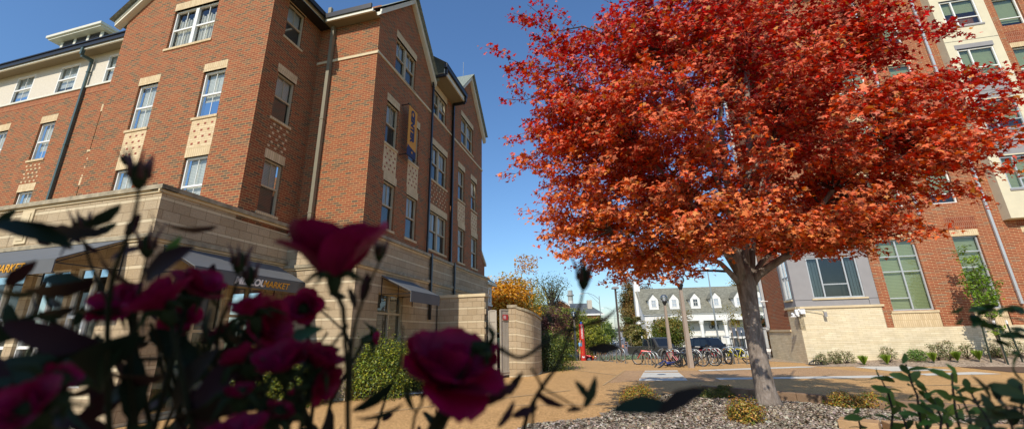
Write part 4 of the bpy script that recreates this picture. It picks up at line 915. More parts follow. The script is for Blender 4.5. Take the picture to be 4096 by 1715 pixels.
def tree(name,base,h,r,cols,label,cat='tree',group=None,crown=(.35,1.),n=5000,ls=.3,trunk=.03,sq=1.,seed=1,clumps=34,bk=None,tpl=QUAD,gap=.0,lean=0,trans=None,yr=1.):
    rr=np.random.default_rng(seed); pr=random.Random(seed); g=empty(name,base,0,label,cat,group); mb=MB()
    if n>2600: n=int(n*1.7); ls*=1.25; gap=min(gap,.5)
    zc=h*(crown[0]+crown[1])/2; hz=h*(crown[1]-crown[0])/2
    mb.tube([(0,0,-.3),(0.02*h,0,h*.3),(lean*h*.5,0,h*.6),(lean*h,0,h*.85)],[h*trunk,h*trunk*.8,h*trunk*.5,h*trunk*.15],8)
    CP=[]
    for k in range(clumps):
        zz=1-2*(k+.5)/clumps; ph=k*2.4+seed; ca=math.sqrt(1-zz*zz); rad=(.55+.45*rr.random())
        if k%5==0: rad*=.5
        d=np.array([ca*math.cos(ph)*r*.8,ca*math.sin(ph)*r*yr*.8,zz*hz*.85])*rad*(1+.22*rr.normal()); p=np.array([lean*h*.7,0,zc])+d; 
        if sq!=1: p[:2]*= (1-(1-sq)*max(0,(p[2]-h*crown[0])/(2*hz)))
        CP.append(p)
        st=Vector((lean*h*.3,0,h*(crown[0]*.6+.3*pr.random()))); mb.tube(curve_pts(st,Vector(p),(0,0,.1*h),4,.05,pr),[h*trunk*.35,h*trunk*.25,h*trunk*.16,h*trunk*.1,h*trunk*.04],5,caps=False)
    CP=np.array(CP); k=rr.integers(0,len(CP),n); sp=r*(.24 if gap<=.5 else .20)
    P_=CP[k]+rr.normal(0,1,(n,3)).clip(-1.5,1.5)*np.array([sp,sp,sp*.75]); N_=(P_-np.array([0,0,zc]))/max(r,.1)*.5+rr.normal(0,.6,(n,3))+np.array([0,0,.5])
    cl=rr.integers(0,len(cols),len(CP)); base_=pick(cols,n,rr,.2); cc=np.array([lin(x) for x in cols])[cl[k]]; col=(.55*cc*(1+rr.normal(0,.15,(n,1)))+.45*base_)*1.35
    leaves('crown',P_,N_,rr.normal(ls,ls*.25,n).clip(ls*.4),tpl,trans or LEAF,col.clip(0,1),g,rs=rr)
    mb.build('trunk',bk or BARKD,g,smooth=True); return g
def TP(px,pyb,Y,dz=0): 
    p=atY(px,1330,Y); p.z=gz(Y)-.02+dz; return p
tree('yellow_maple',TP(2030,1330,38),8.4,2.9,['#c98f22','#b97a1c','#9a8a26','#d0a030'],'golden yellow maple behind the white gates',n=15000,ls=.17,seed=3,crown=(.12,1),clumps=60)
tree('bare_locust',TP(2135,1330,52),8.6,2.4,['#7d7c34','#9a8a3c','#6c6a34'],'thin olive tree with open crown behind the curved wall',n=4200,ls=.17,seed=4,crown=(.35,1),clumps=40,gap=1)
tree('olive_tree',TP(2195,1330,50),6.6,2.7,['#77742c','#8a8030','#5f6428','#a08a34'],'olive and gold tree behind the globe lamp on the left',n=9000,ls=.17,seed=5,crown=(.08,1),clumps=50)
tree('purple_plum',TP(2208,1330,41),4.9,2.1,['#4a2a2a','#5c3430','#6e4a34'],'dark purple-leaved plum tree left of the globe lamp',n=6500,ls=.13,seed=6,crown=(.15,1))
tree('green_ash',TP(2290,1330,48),6.2,2.9,['#6d7628','#848426','#4f5a22','#96902c'],'yellow-green tree directly behind the red call pillar',n=10000,ls=.16,seed=7,crown=(.1,1),clumps=50)
tree('green_ash',TP(2370,1330,56),5.8,2.1,['#7c8426','#9a962a','#5a6424'],'yellow-green tree right of the call pillar beside the street',n=8000,ls=.16,seed=8,crown=(.05,1),clumps=44)
tree('green_ash',TP(2160,1330,46),5.6,2.9,['#4f5a26','#66702a','#7c7a2c'],'dark green tree just right of the curved wall',n=7000,ls=.16,seed=28,crown=(.02,1),clumps=44)
tree('bare_oak',TP(2215,1330,90),17,4.5,['#4c5430','#5a5c38'],'far thin tree poking above the dark roof',n=1800,ls=.3,seed=9,crown=(.6,1),gap=1)
tree('street_tree',TP(2410,1330,120),7.2,4.,['#5f6e30','#728038','#4c5c2c'],'small green tree beside the far end of the street',n=3000,ls=.4,seed=10,crown=(.1,1))
tree('conifer',TP(2431,1330,150),9.6,2.2,['#2f4028','#3a4a2e'],'tiny dark conifer at the end of the street','tree',n=2500,ls=.4,seed=11,crown=(.1,1),sq=.25)
tree('street_tree',TP(2395,1330,170),8,5,['#5f6e30','#6a7038','#4c5c2c'],'farthest green tree on the left side of the street',n=2500,ls=.5,seed=12,crown=(.1,1))
tree('rust_oak',TP(2550,1330,84),15.0,3.3,['#7a5a30','#6c6030','#8a6434','#565a2c'],'tall brown and olive oak left of the white house',n=15000,ls=.24,seed=13,crown=(.12,.98),clumps=70,gap=1)
tree('rust_oak',TP(2540,1330,64),6.0,1.3,['#4c5c2a','#5a642c','#7a6a34'],'lower green tree in front of the brown oak',n=7000,ls=.2,seed=14,crown=(.05,1),clumps=40)
tree('street_tree',TP(2562,1330,66),4.6,1.0,['#6a6a2c','#7c7030','#58602a'],'olive tree between the oak and the pickup truck',n=6000,ls=.18,seed=15,crown=(.05,1),clumps=40)
tree('roofline_tree',TP(3060,1330,110),22,6,['#7a6a30','#8a6a34'],'treetop just showing above the white house roof',n=4000,ls=.4,seed=16,crown=(.5,1))
tree('shrub_tree',TP(2675,1330,47),4.9,2.3,['#5a6a24','#70742a','#8a6e2c','#46561f'],'green and rust rounded tree in front of the white house',n=11000,ls=.14,seed=17,crown=(.18,1),clumps=46)
tree('shrub_tree',TP(3070,1330,36),3.4,1.0,['#5a6a24','#6c742a','#8a6e2c'],'small green tree seen between the maple trunk and the right hall',n=5000,ls=.12,seed=18,crown=(.15,1))
# far wooded ridge that closes the horizon
rr=np.random.default_rng(99); n=16000; a=rr.uniform(-1.15,1.15,n); d=rr.uniform(430,520,n); P_=np.stack([np.sin(a)*d,np.cos(a)*d,rr.uniform(-1,1,n)**2*0+rr.uniform(-2,5.5,n)+2.5*np.sin(a*23)+1.5*np.sin(a*61)],1)
tag(leaves('far_woods',P_,rr.normal(size=(n,3)),rr.uniform(3,6.5,n),QUAD,LEAF,pick(['#5c6440','#6c6a44','#505c40','#7a7048'],n,rr,.1),rs=rr),kind='stuff')
# saplings with stakes
def sapling(px,Y,h,label,bare=True,seed=1,stakes=2,cols=('#6b6a2c','#8a7a34'),z=None):
    b=TP(px,0,Y) if z is None else z; g=tree('young_tree',b,h,h*(.17 if bare else .115),list(cols),label,'young tree','young street trees by the bike racks' if bare else 'young columnar trees by the cream wall',n=160 if bare else 2500,ls=.13 if bare else .10,seed=seed,crown=(.4,1) if bare else (.22,1),clumps=9 if bare else 60,trunk=.008,gap=1,bk=plain('sapling_bark',c('#8d7d6c'),.9),tpl=OV); return g
def stake(p,h,label,rz=0,lean=0):
    g=empty('tree_stake',p,rz,label,'stake','green metal stakes with white tips by young trees'); m_=MB(); m_.hexa([(-.02,-.02,-.1),(.02,-.02,-.1),(.02,.02,-.1),(-.02,.02,-.1)]+[(x+lean,y,h-.14) for x,y in ((-.02,-.02),(.02,-.02),(.02,.02),(-.02,.02))]); m_.build('stake_post',plain('stake_green',c('#2f3a30'),.6),g)
    m_=MB(); m_.box(-.026+lean,.026+lean,-.026,.026,h-.15,h); m_.build('stake_tip',CW,g)
sapling(2588,31,3.3,'bare young tree in front of the pickup truck',seed=41); sapling(2948,32,4.2,'bare thin young tree right of the dark SUV',seed=42); sapling(2925,40,5.8,'taller bare young tree in front of the white porch',seed=43); sapling(2520,60,4,'bare young tree beyond the pickup bed',seed=44)
for i,(px,Y,h) in enumerate(((2566,30.5,1.75),(2590,30,1.7),(2600,30.6,1.8),(2925,30.5,2.),(2945,30,2.1),(2966,30.6,2.))):
    stake(TP(px,0,Y),h,('stake %s young tree in front of the pickup truck' if i<3 else 'stake %s young tree right of the dark SUV')%('left of the','nearest the','right of the')[i%3] if False else ['leftmost stake in front of the pickup cab','middle stake in front of the pickup door','right stake in front of the pickup windshield','left stake beside the SUV front bumper','middle stake beside the SUV front bumper','right stake nearest the maple trunk'][i])
sp=Rb.W(15.72,tR-1.55,.05)
sapling(0,0,5.15,'slim columnar young tree in full green leaf against the right hall',False,seed=45,cols=('#5c7a1e','#6c8a24','#45601a','#7c942e'),z=sp)
sapling(0,0,4.9,'columnar young tree cut off by the right edge of the photo',False,seed=46,cols=('#5c7a1e','#45601a','#7c942e'),z=Rb.W(19.6,tR-1.6,.2))
for i,(s_,t_,l_) in enumerate(((15.35,22.0,.12),(15.62,21.6,-.0),(16.35,21.9,-.1))): stake(Rb.W(s_,t_,.05),1.75,['stake left of the columnar tree','stake in front of the columnar tree','stake right of the columnar tree'][i],0,l_)
# shrubs ------------------------------------------------------------
def shrub(name,base,rx,ry,h,cols,label,n=3000,ls=.05,seed=1,group=None,cat='shrub',tpl=OV,loose=0.,under=None,berries=None):
    rr=np.random.default_rng(seed); pr=random.Random(seed); g=empty(name,base,0,label,cat,group); K=max(10,int(26*(1-loose)+8)); CP=[]; mb=MB()
    for k in range(K):
        zz=(k+.5)/K; ph=k*2.4+seed; ca=math.sqrt(max(0,1-(zz*.95)**2)); rad=.6+.4*rr.random()
        CP.append(np.array([ca*math.cos(ph)*rx,ca*math.sin(ph)*ry,.12*h+zz*h*.82])*np.array([rad,rad,1-.18*rr.random()]))
        mb.tube(curve_pts((0,0,-.03),Vector(CP[-1]),(0,0,.1*h),4,.05,pr),[.014,.01,.008,.006,.003],4,caps=False)
    CP=np.array(CP); k=rr.integers(0,K,n); s_=(rx+ry)/2*(.27-.14*loose)
    P_=CP[k]+rr.normal(0,1,(n,3))*np.array([s_,s_,min(s_,h*.12)]); P_[:,2]=np.abs(P_[:,2])
    N_=(P_-np.array([0,0,h*.4]))/max(rx,h)+rr.normal(0,.5,(n,3))+np.array([0,-.1,.35])
    leaves('foliage',P_,N_,rr.normal(ls,ls*.25,n).clip(ls*.4),tpl,LEAF,(pick(cols,n,rr,.22)*1.3).clip(0,1),g,rs=rr)
    if berries is not None:
        m=40; q=P_[rr.integers(0,n,m)]; leaves('berries',q,rr.normal(size=(m,3)),np.full(m,.035),QUAD,LEAF,np.tile(lin(berries),(m,1)),g,rs=rr)
    mb.build('stems',BARKD,g); return g
HG=['#66761e','#7a8024','#48561c','#8c8a2c','#36441a']
for i,(s__,t__,rx,h,s_) in enumerate(((-8.5,9.85,.75,1.45,61),(-7.0,11.3,.8,1.62,62),(-6.85,12.9,.75,1.45,63),(-9.5,9.6,.7,1.7,64),(-6.9,14.4,.6,1.5,65))):
    shrub('evergreen_hedge_shrub',L.W(s__,t__,0),rx,.65,h,HG,['hedge shrub with red berries at the foot of the podium corner','tallest berry-dotted hedge shrub below the podium window','hedge shrub below the right pane of the podium window','leftmost hedge shrub, hidden behind the rose stems','hedge shrub nearest the straight block wall'][i],11000,.055,s_,'clipped yellow-green hedge shrubs along the podium',berries='#b83418')
shrub('dark_green_bush',atZ(2215,1478,0),1.0,.9,1.75,['#5a6a22','#46561e','#74762a'],'large dark green bush right of the curved wall',11000,.06,66); shrub('dark_green_bush',atZ(2182,1482,0),.8,.8,1.5,['#38461a','#2e3a18'],'darker bush tucked against the end of the curved wall',7000,.06,67)
OR=['#94702a','#74742a','#8c5628','#5c6824','#a08030']
for i,(px,py,rx,h,s_,z) in enumerate(((2985,1690,.36,.52,71,-.15),(2560,1612,.50,.50,72,0.),(2830,1610,.42,.42,73,-.16),(2905,1580,.3,.34,74,-.16),(3390,1632,.42,.42,75,-.15),(3500,1632,.38,.38,76,-.15),(2900,1604,.25,.3,77,-.15))):
    shrub('barberry_shrub',atZ(px,py,.44+ (0.06 if i in(0,1) else -.04)),rx*.6,rx*.55,h*.58,OR if i not in(2,3,6) else ['#5a6a24','#7a6a2c','#4a5420'],['orange and yellow shrub in the mulch left of the maple trunk base','yellow-orange shrub on the left edge of the mulch bed','green shrub in shade at the kerb corner','small dark shrub against the kerb in tree shade','golden shrub right of the maple trunk','olive-orange shrub right of the golden shrub','small green shrub beside the shaded one'][i],2600,.025,s_,'low barberry shrubs in the maple bed',loose=.5)
def onbed(px,d):
    t=(tR-d-CAM.dot(Rb.B))/ray(px,1400).dot(Rb.B); p=CAM+ray(px,1400)*t; s_=p.dot(Rb.A); return Rb.W(s_,tR-d,.02+max(0,(s_-9.16)*.04))
wp=[(3275,1440,.35,.62),(3330,1447,.3,.7),(3375,1445,.5,.75),(3548,1425,.42,.85),(3660,1422,.48,.62),(3745,1420,.42,.95),(3790,1418,.45,1.05),(3862,1413,.32,.8),(3985,1410,.5,.75),(4070,1418,.42,.9),(3990,1450,.3,.4)]
for i,(px,py,rx,h) in enumerate(wp):
    b=onbed(px,.75); shrub('leafy_shrub',b,rx*.85,.28,h*.82,['#5a6a34','#6c6c40','#7a6448','#465424'] if i not in(4,) else ['#4c6a24','#5c7a2c'],'shrub against the cream wall, '+['right behind the dome grate','first thin one right of the grate','second one right of the grate, wider','tall thin one standing alone below the gray bay edge','dense round green one','dark spindly one left of the pale branching one','pale branching one','sparse one left of the columnar tree shadow','bushy one at the foot of the columnar tree','one at the right photo edge','small one on the soil patch'][i],850 if i!=4 else 1800,.045,80+i,'shrubs planted along the cream wall',loose=.7 if i!=4 else .3)
def grass(p,h,label,seed):
    rr=np.random.default_rng(seed); g=empty('ornamental_grass',p,0,label,'grass clump','grass clumps along the cream wall'); n=260; a=rr.uniform(0,6.28,n); t=rr.random(n); P_=np.stack([np.cos(a)*.12*t,np.sin(a)*.12*t,h*.4+0*t],1); U=np.stack([np.cos(a)*t*.5,np.sin(a)*t*.5,np.ones(n)],1); N_=np.stack([-np.sin(a),np.cos(a),0*a],1)
    leaves('blades',P_,N_,rr.uniform(.7,1.1,n)*h,(QUAD[0]*np.array([.12,1,.3]),QUAD[1]),LEAF,pick(['#7c9430','#93a43c','#64802a'],n,rr),g,U=U,rs=rr)
for i,(px,py) in enumerate(((3443,1448),(3535,1444),(3818,1430),(3905,1425),(3722,1436))): grass(onbed(px,1.3),.42,'green grass tuft '+['left of the lone thin shrub','at the foot of the lone thin shrub','between the pale shrub and sparse shrub','left of the columnar tree stakes','below the dark spindly shrub'][i],120+i)
for i,(px,Y) in enumerate(((2505,30.5),(2540,30.2),(2570,30.8),(2475,30.3),(2450,30.8),(2425,30.2),(2700,30.4),(2745,30.2))):
    shrub('juniper',TP(px,0,Y,.05),.85,.7,.42,['#6c7c60','#586a4c','#7c8868'],'low gray-green juniper '+['below the pickup rear wheel','between pickup rear wheel and red bike','behind the red bike front wheel','left of the small silver bike','second left of the small silver bike','furthest left behind the far racks','behind the fallen blue bike','behind the globe lamp in front'][i],1500,.07,140+i,'low junipers in the verge behind the bike racks')
# ================================================================ street furniture
LAMPP=plain('taupe_painted_pole',c('#a08f7e'),.6,var=.06)
def globe_lamp(base,h,label):
    g=empty('globe_lamp_post',base,R_(8),label,'lamp post','globe lamp posts on the plaza'); m_=MB(); m_.hexa([(-.105,-.105,-.1),(.105,-.105,-.1),(.105,.105,-.1),(-.105,.105,-.1),(-.065,-.065,h-.72),(.065,-.065,h-.72),(.065,.065,h-.72),(-.065,.065,h-.72)]); m_.build('post',LAMPP,g,bevel=.01)
    m_=MB(); m_.lathe((0,0,h-.72),[(.05,0),(.07,.02),(.07,.06),(.1,.1),(.15,.24),(.15,.28),(.05,.28)],14); m_.build('lamp_collar',BLACK,g,smooth=False)
    m_=MB(); m_.sphere((0,0,h-.22),.235,20,14); gl=m_.build('globe',GLOBE,g,smooth=True)
    m_=MB(); m_.lathe((0,0,h-.44),[(.02,0),(.045,.02),(.045,.2),(.02,.22),(.02,.3)],10); m_.lathe((0,0,h-.1),[(.09,.0),(.09,.03),(.001,.05)],12); m_.build('lamp_socket',CW,gl)
    for k in range(3):
        a=k*2.09; m_=MB(); m_.tube([(.14*math.cos(a),.14*math.sin(a),h-.44),(.2*math.cos(a),.2*math.sin(a),h-.34),(.2*math.cos(a),.2*math.sin(a),h-.2)],.008,5); m_.build('globe_prong',CW,g)
p=atZ(2765,1470,0); globe_lamp(p,4.28,'nearest globe lamp post, standing among the bicycles')
p=atY(2673,1330,28.2); p.z=gz(28.2); globe_lamp(p,4.28,'globe lamp post in front of the pickup grille')
p=atY(2299,1330,37.5); p.z=gz(37.5); globe_lamp(p,4.3,'farthest globe lamp post, left of the red call pillar')
REDP=plain('red_pillar_paint',c('#c4301f'),.4,var=.04)
p=atY(2327,1330,32); p.z=gz(32); g=empty('emergency_call_pillar',p,R_(-6),'tall red emergency call pillar with white vertical lettering','call pillar')
m_=MB(); n=16
def cyl_cut(z0,z1,cut): 
    pts=[(.19*math.cos(2*math.pi*k/n),.19*math.sin(2*math.pi*k/n)) for k in range(n)]; pts=[(max(x,-.02) if cut else x,y) for x,y in pts]
    for k in range(n): a,b=pts[k],pts[(k+1)%n]; m_.face([(a[0],a[1],z0),(b[0],b[1],z0),(b[0],b[1],z1),(a[0],a[1],z1)])
    m_.face([(x,y,z1) for x,y in pts]); m_.face([(x,y,z0) for x,y in pts][::-1])
cyl_cut(0,1.15,False); cyl_cut(1.15,1.62,True); cyl_cut(1.62,2.75,False); m_.lathe((0,0,0),[(.24,0),(.24,.05),(.19,.06)],16); m_.build('pillar_body',REDP,g)
m_=MB(); m_.box(-.06,-.022,-.08,.08,1.2,1.52); m_.build('phone_panel',plain('phone_panel',c('#8a8884'),.4,.4),g)
o_=Vector((-.06,-.185,2.2)); text_mesh('lettering','EMERGENCY',.17,WLET,g,Matrix(((0,1,0,.0),(0,0,-1,-.2),(-1,0,0,2.2),(0,0,0,1))),bold=.003)
m_=MB(); m_.box(-.09,.09,-.2,-.19,.36,.42); m_.box(-.09,.09,-.2,-.19,.44,.48); m_.build('pillar_label',WLET,g)
m_=MB(); m_.lathe((0,0,2.75),[(.08,0),(.08,.16),(.001,.2)],12); m_.build('beacon',plain('blue_beacon',c('#3050a0'),.3),g)
# parking lot light with square head
p=atY(2477,1330,45); p.z=gz(45); g=empty('parking_light',p,0,'tall dark square pole light left of the oak','light pole'); m_=MB(); m_.box(-.09,.09,-.09,.09,0,7.4); m_.build('post',plain('dark_brown_pole',c('#4a4038'),.6),g); m_=MB(); m_.box(-.35,.35,-.3,.3,7.4,7.55); m_.hexa([(-.35,-.3,7.55),(.35,-.3,7.55),(.35,.3,7.55),(-.35,.3,7.55),(-.2,-.2,7.66),(.2,-.2,7.66),(.2,.2,7.66),(-.2,.2,7.66)]); m_.build('lamp_head',GRAYP,g)
def cobra(px,Y,h,arm,label):
    p=atY(px,1330,Y); p.z=gz(Y); g=empty('street_light',p,0,label,'street light','street lights along the road'); m_=MB(); m_.tube([(0,0,0),(0,0,h*.5),(0,0,h)],[.13,.1,.07],8); m_.build('pole',STEEL,g)
    m_=MB(); s=-1 if arm<0 else 1; A=abs(arm); m_.tube([(0,0,h*.94),(s*A*.35,0,h*1.02),(s*A*.7,0,h*1.06),(s*A,0,h*1.06)],.045,6); m_.tube([(0,0,h*.86),(s*A*.45,0,h*.99),(s*A*.7,0,h*1.05)],.03,5); m_.build('arm',STEEL,g)
    m_=MB(); m_.hexa([(s*A,-.15,h*1.05-.1),(s*(A+.8),-.12,h*1.05-.05),(s*(A+.8),.12,h*1.05-.05),(s*A,.15,h*1.05-.1),(s*A,-.1,h*1.05+.1),(s*(A+.8),-.06,h*1.05+.08),(s*(A+.8),.06,h*1.05+.08),(s*A,.1,h*1.05+.1)]); m_.build('lamp_head',CW,g)
cobra(2408,85,11.2,-3.2,'nearest curved-arm street light, left of the dark square pole'); cobra(2463,150,12.4,-3.6,'curved-arm street light at the far end of the street'); cobra(2468,215,14,2.6,'most distant street light reaching towards the oak')
p=atY(2869,1330,49); p.z=gz(49); g=empty('slim_light_pole',p,R_(0),'slim silver light pole in front of the white house door','light pole'); m_=MB(); m_.tube([(0,0,0),(0,0,5),(0,0,10.2)],[.11,.09,.06],8); m_.build('pole',STEEL,g); m_=MB(); m_.hexa([(-.42,-.15,10.15),(.3,-.15,10.15),(.3,.15,10.15),(-.42,.15,10.15),(-.36,-.1,10.3),(.2,-.1,10.3),(.2,.1,10.3),(-.36,.1,10.3)]); m_.build('lamp_head',CW,g)
# utility wires
m_=MB()
for k in range(2):
    a=Vector((-60,190,8.2+k*1.0)); b=Vector((120,190,9.4+k)); m_.tube([a.lerp(b,t/10)-Vector((0,0,1.2*math.sin(math.pi*t/10))) for t in range(11)],.035,4)
tag(m_.build('utility_wires',BLACK,loc=(-60,190,8)),'thin overhead utility wires crossing the far end of the street','wires')
# ================================================================ vehicles
def paint(name,col,rough=.25): 
    m=NT(name); m.p(Base_Color=col,Roughness=rough,Metallic=.25,Coat_Weight=.6); return m.m
TYRE=plain('tyre_rubber',c('#1c1b1a'),.85,var=.2); RIM=plain('alloy_rim',c('#b9bbbd'),.3,.8,var=.05); HEADL=plain('headlight_lens',c('#dfe4e8'),.1,.2,var=.1); AMB=plain('amber_lens',c('#e08020'),.3); REDL=plain('tail_lens',c('#8a1414'),.25); CHR=plain('chrome',c('#c9ccd0'),.15,.9,var=.05)
def vehicle(name,label,cat,loc,heading,L_,Wd,Ht,col,kind='car',group=None,detail=True):
    """local frame: +x forward, y across, z up"""
    rz=math.atan2(heading[1],heading[0]); g=empty(name,loc,rz,label,cat,group); P=paint(name+'_paint',col)
    hw=Wd/2; belt=Ht*(.60 if kind!='car' else .62); clr=Ht*(.22 if kind=='pickup' else .19 if kind=='suv' else .16); x0,x1=-L_/2,L_/2
    wr=.40 if kind=='pickup' else .37 if kind=='suv' else .32; fx,rx=x1-L_*.165,x0+L_*.2
    if kind=='pickup': prof=[(x0,belt*.98),(x0+L_*.335,belt),(x0+L_*.62,belt),(x1-L_*.17,belt*.985),(x1-.1,belt*.93),(x1,belt*.78),(x1,clr+.12),(x1-.15,clr)]
    elif kind=='suv': prof=[(x0,belt),(x0+L_*.62,belt),(x1-L_*.08,belt*.965),(x1,belt*.9),(x1,clr+.1),(x1-.12,clr)]
    else: prof=[(x0,belt*.9),(x0+L_*.1,belt),(x0+L_*.66,belt),(x1-L_*.1,belt*.85),(x1,belt*.66),(x1,clr+.08),(x1-.1,clr)]
    bot=[]
    def arch(cx):
        R0=wr*1.2; zc=wr; a0=math.asin(max(-1,min(1,(clr-zc)/R0))); o=[]
        for k in range(9): 
            a=a0+(math.pi-2*a0)*k/8; o.append((cx+R0*math.cos(a),zc+R0*math.sin(a)))
        return o
    bot=arch(fx)+arch(rx); prof=prof+bot+[(x0+.1,clr),(x0,clr+.12)]
    m_=MB(); 
    bm=bmesh.new(); 
    def ring(y,ins): return [bm.verts.new((x*(1-ins*.012),y,z)) for x,z in prof]
    r0=ring(-hw,1); r1=ring(-hw+.06,0) ; r2=ring(hw-.06,0); r3=ring(hw,1); n=len(prof)
    bm.faces.new(r0); bm.faces.new(r3[::-1])
    for A,B in ((r0,r1),(r1,r2),(r2,r3)):
        for k in range(n): bm.faces.new([A[k],B[k],B[(k+1)%n],A[(k+1)%n]])
    bmesh.ops.triangulate(bm,faces=[f for f in bm.faces if len(f.verts)>4]); bmesh.ops.recalc_face_normals(bm,faces=bm.faces); me=bpy.data.meshes.new('body'); bm.to_mesh(me); bm.free(); me.materials.append(P); body=bpy.data.objects.new('body',me); link(body,g); b=body.modifiers.new('bevel','BEVEL'); b.width=.03; b.segments=2; b.limit_method='ANGLE'; b.angle_limit=R_(40)
    if kind=='pickup': cb=[x0+L_*.335,x0+L_*.70]; ct=[x0+L_*.365,x0+L_*.59]
    elif kind=='suv': cb=[x0+.03,x0+L_*.66]; ct=[x0+.22,x0+L_*.53]
    else: cb=[x0+L_*.1,x0+L_*.70]; ct=[x0+L_*.24,x0+L_*.54]
    wi=hw-.05; wt=hw-.22; zt=Ht; m_=MB()
    Pb=[(cb[0],-wi,belt-.02),(cb[1],-wi,belt-.02),(cb[1],wi,belt-.02),(cb[0],wi,belt-.02)]; Pt=[(ct[0],-wt,zt),(ct[1],-wt,zt),(ct[1],wt,zt),(ct[0],wt,zt)]
    m_.hexa(Pb+Pt); m_.build('cabin',P,g,bevel=.05)
    def lerp(a,b,t): return tuple(a[i]+(b[i]-a[i])*t for i in range(3))
    def pane(A,B,C_,D,u0,u1,v0,v1,off):  # A,B bottom; D,C top
        q=[]
        for u,v in ((u0,v0),(u1,v0),(u1,v1),(u0,v1)): q.append(Vector(lerp(lerp(A,B,u),lerp(D,C_,u),v)))
        nn=(q[1]-q[0]).cross(q[3]-q[0]).normalized(); cen=Vector((sum(cb)/2,0,belt)); 
        if (q[0]-cen).dot(nn)<0: nn=-nn
        mm=MB(); q2=[p+nn*off for p in q]; q1=[p+nn*.001 for p in q]; mm.hexa(q1+q2); return mm
    for nm,A,B,C_,D,us in (('windshield',Pb[1],Pb[2],Pt[2],Pt[1],[(.07,.93)]),('rear_window',Pb[0],Pb[3],Pt[3],Pt[0],[(.1,.9)]),('side_window',Pb[0],Pb[1],Pt[1],Pt[0],None),('side_window',Pb[3],Pb[2],Pt[2],Pt[3],None)):
        if us is None: us={'pickup':[(.06,.42),(.47,.86)],'suv':[(.05,.3),(.34,.6),(.64,.9)],'car':[(.14,.48),(.52,.86)]}[kind]
        for u0,u1 in us: pane(A,B,C_,D,u0,u1,.1,.86,.008).build(nm,DARKG,g)
    for cx in (fx,rx):
        for sy in (-1,1):
            m_=MB(); y=sy*(hw-.12)
            m_.tube([(cx,y-.11,wr),(cx,y+.11,wr)],wr,20); w=m_.build('wheel',TYRE,g,bevel=.02)
            m_=MB(); yo=y+sy*.112; m_.tube([(cx,yo-.01,wr),(cx,yo+.012*sy,wr)],wr*.62,16); m_.build('rim',RIM,w)
            m_=MB()
            for k in range(5): a=k*1.257; m_.box(0,0.001,0,0.001,0,0.001); m_.v=m_.v[:-24]; m_.f=m_.f[:-6]; m_.mi=m_.mi[:-6]; m_.uv=m_.uv[:-24]; m_.tube([(cx+.06*math.cos(a+.62),yo+.014*sy,wr+.06*math.sin(a+.62)),(cx+wr*.55*math.cos(a+.62),yo+.014*sy,wr+wr*.55*math.sin(a+.62))],.028,4)
            m_.build('rim_slots',BLACK,w)
            if kind!='car' or True:
                m_=MB(); m_.tube([(cx,sy*(hw-.35),wr),(cx,sy*(hw-.02),wr)],wr*1.12,14,caps=True); 
    zl=belt*.80 if kind!='car' else belt*.72
    for sy in (-1,1):
        m_=MB(); m_.box(x1-.03,x1+.025,sy*(hw-.30)-.20,sy*(hw-.30)+.20,zl-.11,zl+.09); h=m_.build('headlight',HEADL,g,bevel=.02)
        m_=MB(); m_.box(x1-.3,x1-.02,sy*(hw-.01)-.02,sy*(hw-.01)+.02,zl-.09,zl+.07); m_.build('turn_lamp',AMB,g)
        m_=MB(); m_.box(x0-.02,x0+.03,sy*(hw-.12)-.1,sy*(hw-.12)+.1,belt*.62,belt*.92); m_.build('tail_light',REDL,g)
        m_=MB(); xm=cb[1]-.35; m_.box(xm-.06,xm+.06,sy*(hw+.04),sy*(hw+.24),belt+.02,belt+.2); m_.build('mirror',BLACK if kind!='car' else P,g,bevel=.02)
        if kind!='car':
            for xx in us_handles(kind,cb,L_,x0): m_=MB(); m_.box(xx-.08,xx+.08,sy*hw-.015,sy*hw+.03,belt-.16,belt-.12); m_.build('door_handle',CHR,g)
    m_=MB(); m_.box(x1-.02,x1+.02,-hw+.52,hw-.52,zl-.24,zl+.14); gr=m_.build('grille',BLACK,g)
    m_=MB()
    if kind=='pickup': m_.box(x1+.02,x1+.05,-hw+.5,hw-.5,zl-.07,zl-.02); m_.box(x1+.02,x1+.05,-.04,.04,zl-.24,zl+.14); m_.box(x1+.02,x1+.05,-hw+.48,hw-.48,zl+.12,zl+.17); m_.box(x1+.02,x1+.05,-hw+.48,hw-.48,zl-.27,zl-.23)
    else:
        for k in range(7): m_.box(x1+.02,x1+.035,-hw+.56+k*(Wd-1.12)/6-.02,-hw+.56+k*(Wd-1.12)/6+.02,zl-.22,zl+.12)
    m_.build('grille_bar',CHR,gr)
    m_=MB(); m_.box(x1-.05,x1+.12,-hw+.04,hw-.04,clr+.08,clr+.34); m_.build('front_bumper',CHR if kind=='pickup' else P if kind=='car' else BLACK,g,bevel=.04)
    m_=MB(); m_.box(x0-.12,x0+.04,-hw+.05,hw-.05,clr+.1,clr+.32); m_.build('rear_bumper',CHR if kind=='pickup' else P if kind=='car' else BLACK,g,bevel=.04)
    if kind=='suv':
        m_=MB()
        for sy in (-.45,.45): m_.box(ct[0]+.2,ct[1]-.2,sy-.02,sy+.02,zt+.04,zt+.08)
        for xx in (ct[0]+.4,(ct[0]+ct[1])/2,ct[1]-.4): m_.box(xx-.02,xx+.02,-.5,.5,zt+.0,zt+.05)
        m_.build('roof_rack',BLACK,g)
    m_=MB(); m_.box(x0+.3,x1-.3,-hw+.25,hw-.25,clr-.05,belt*.7); m_.build('underbody',BLACK,g)
    return g
def us_handles(kind,cb,L_,x0): return [cb[0]+.55,cb[0]+1.45] if kind=='pickup' else [x0+L_*.34,x0+L_*.5]
def on(px,Y,dz=0): p=atY(px,1330,Y); p.z=gz(Y)+.005+dz; return p
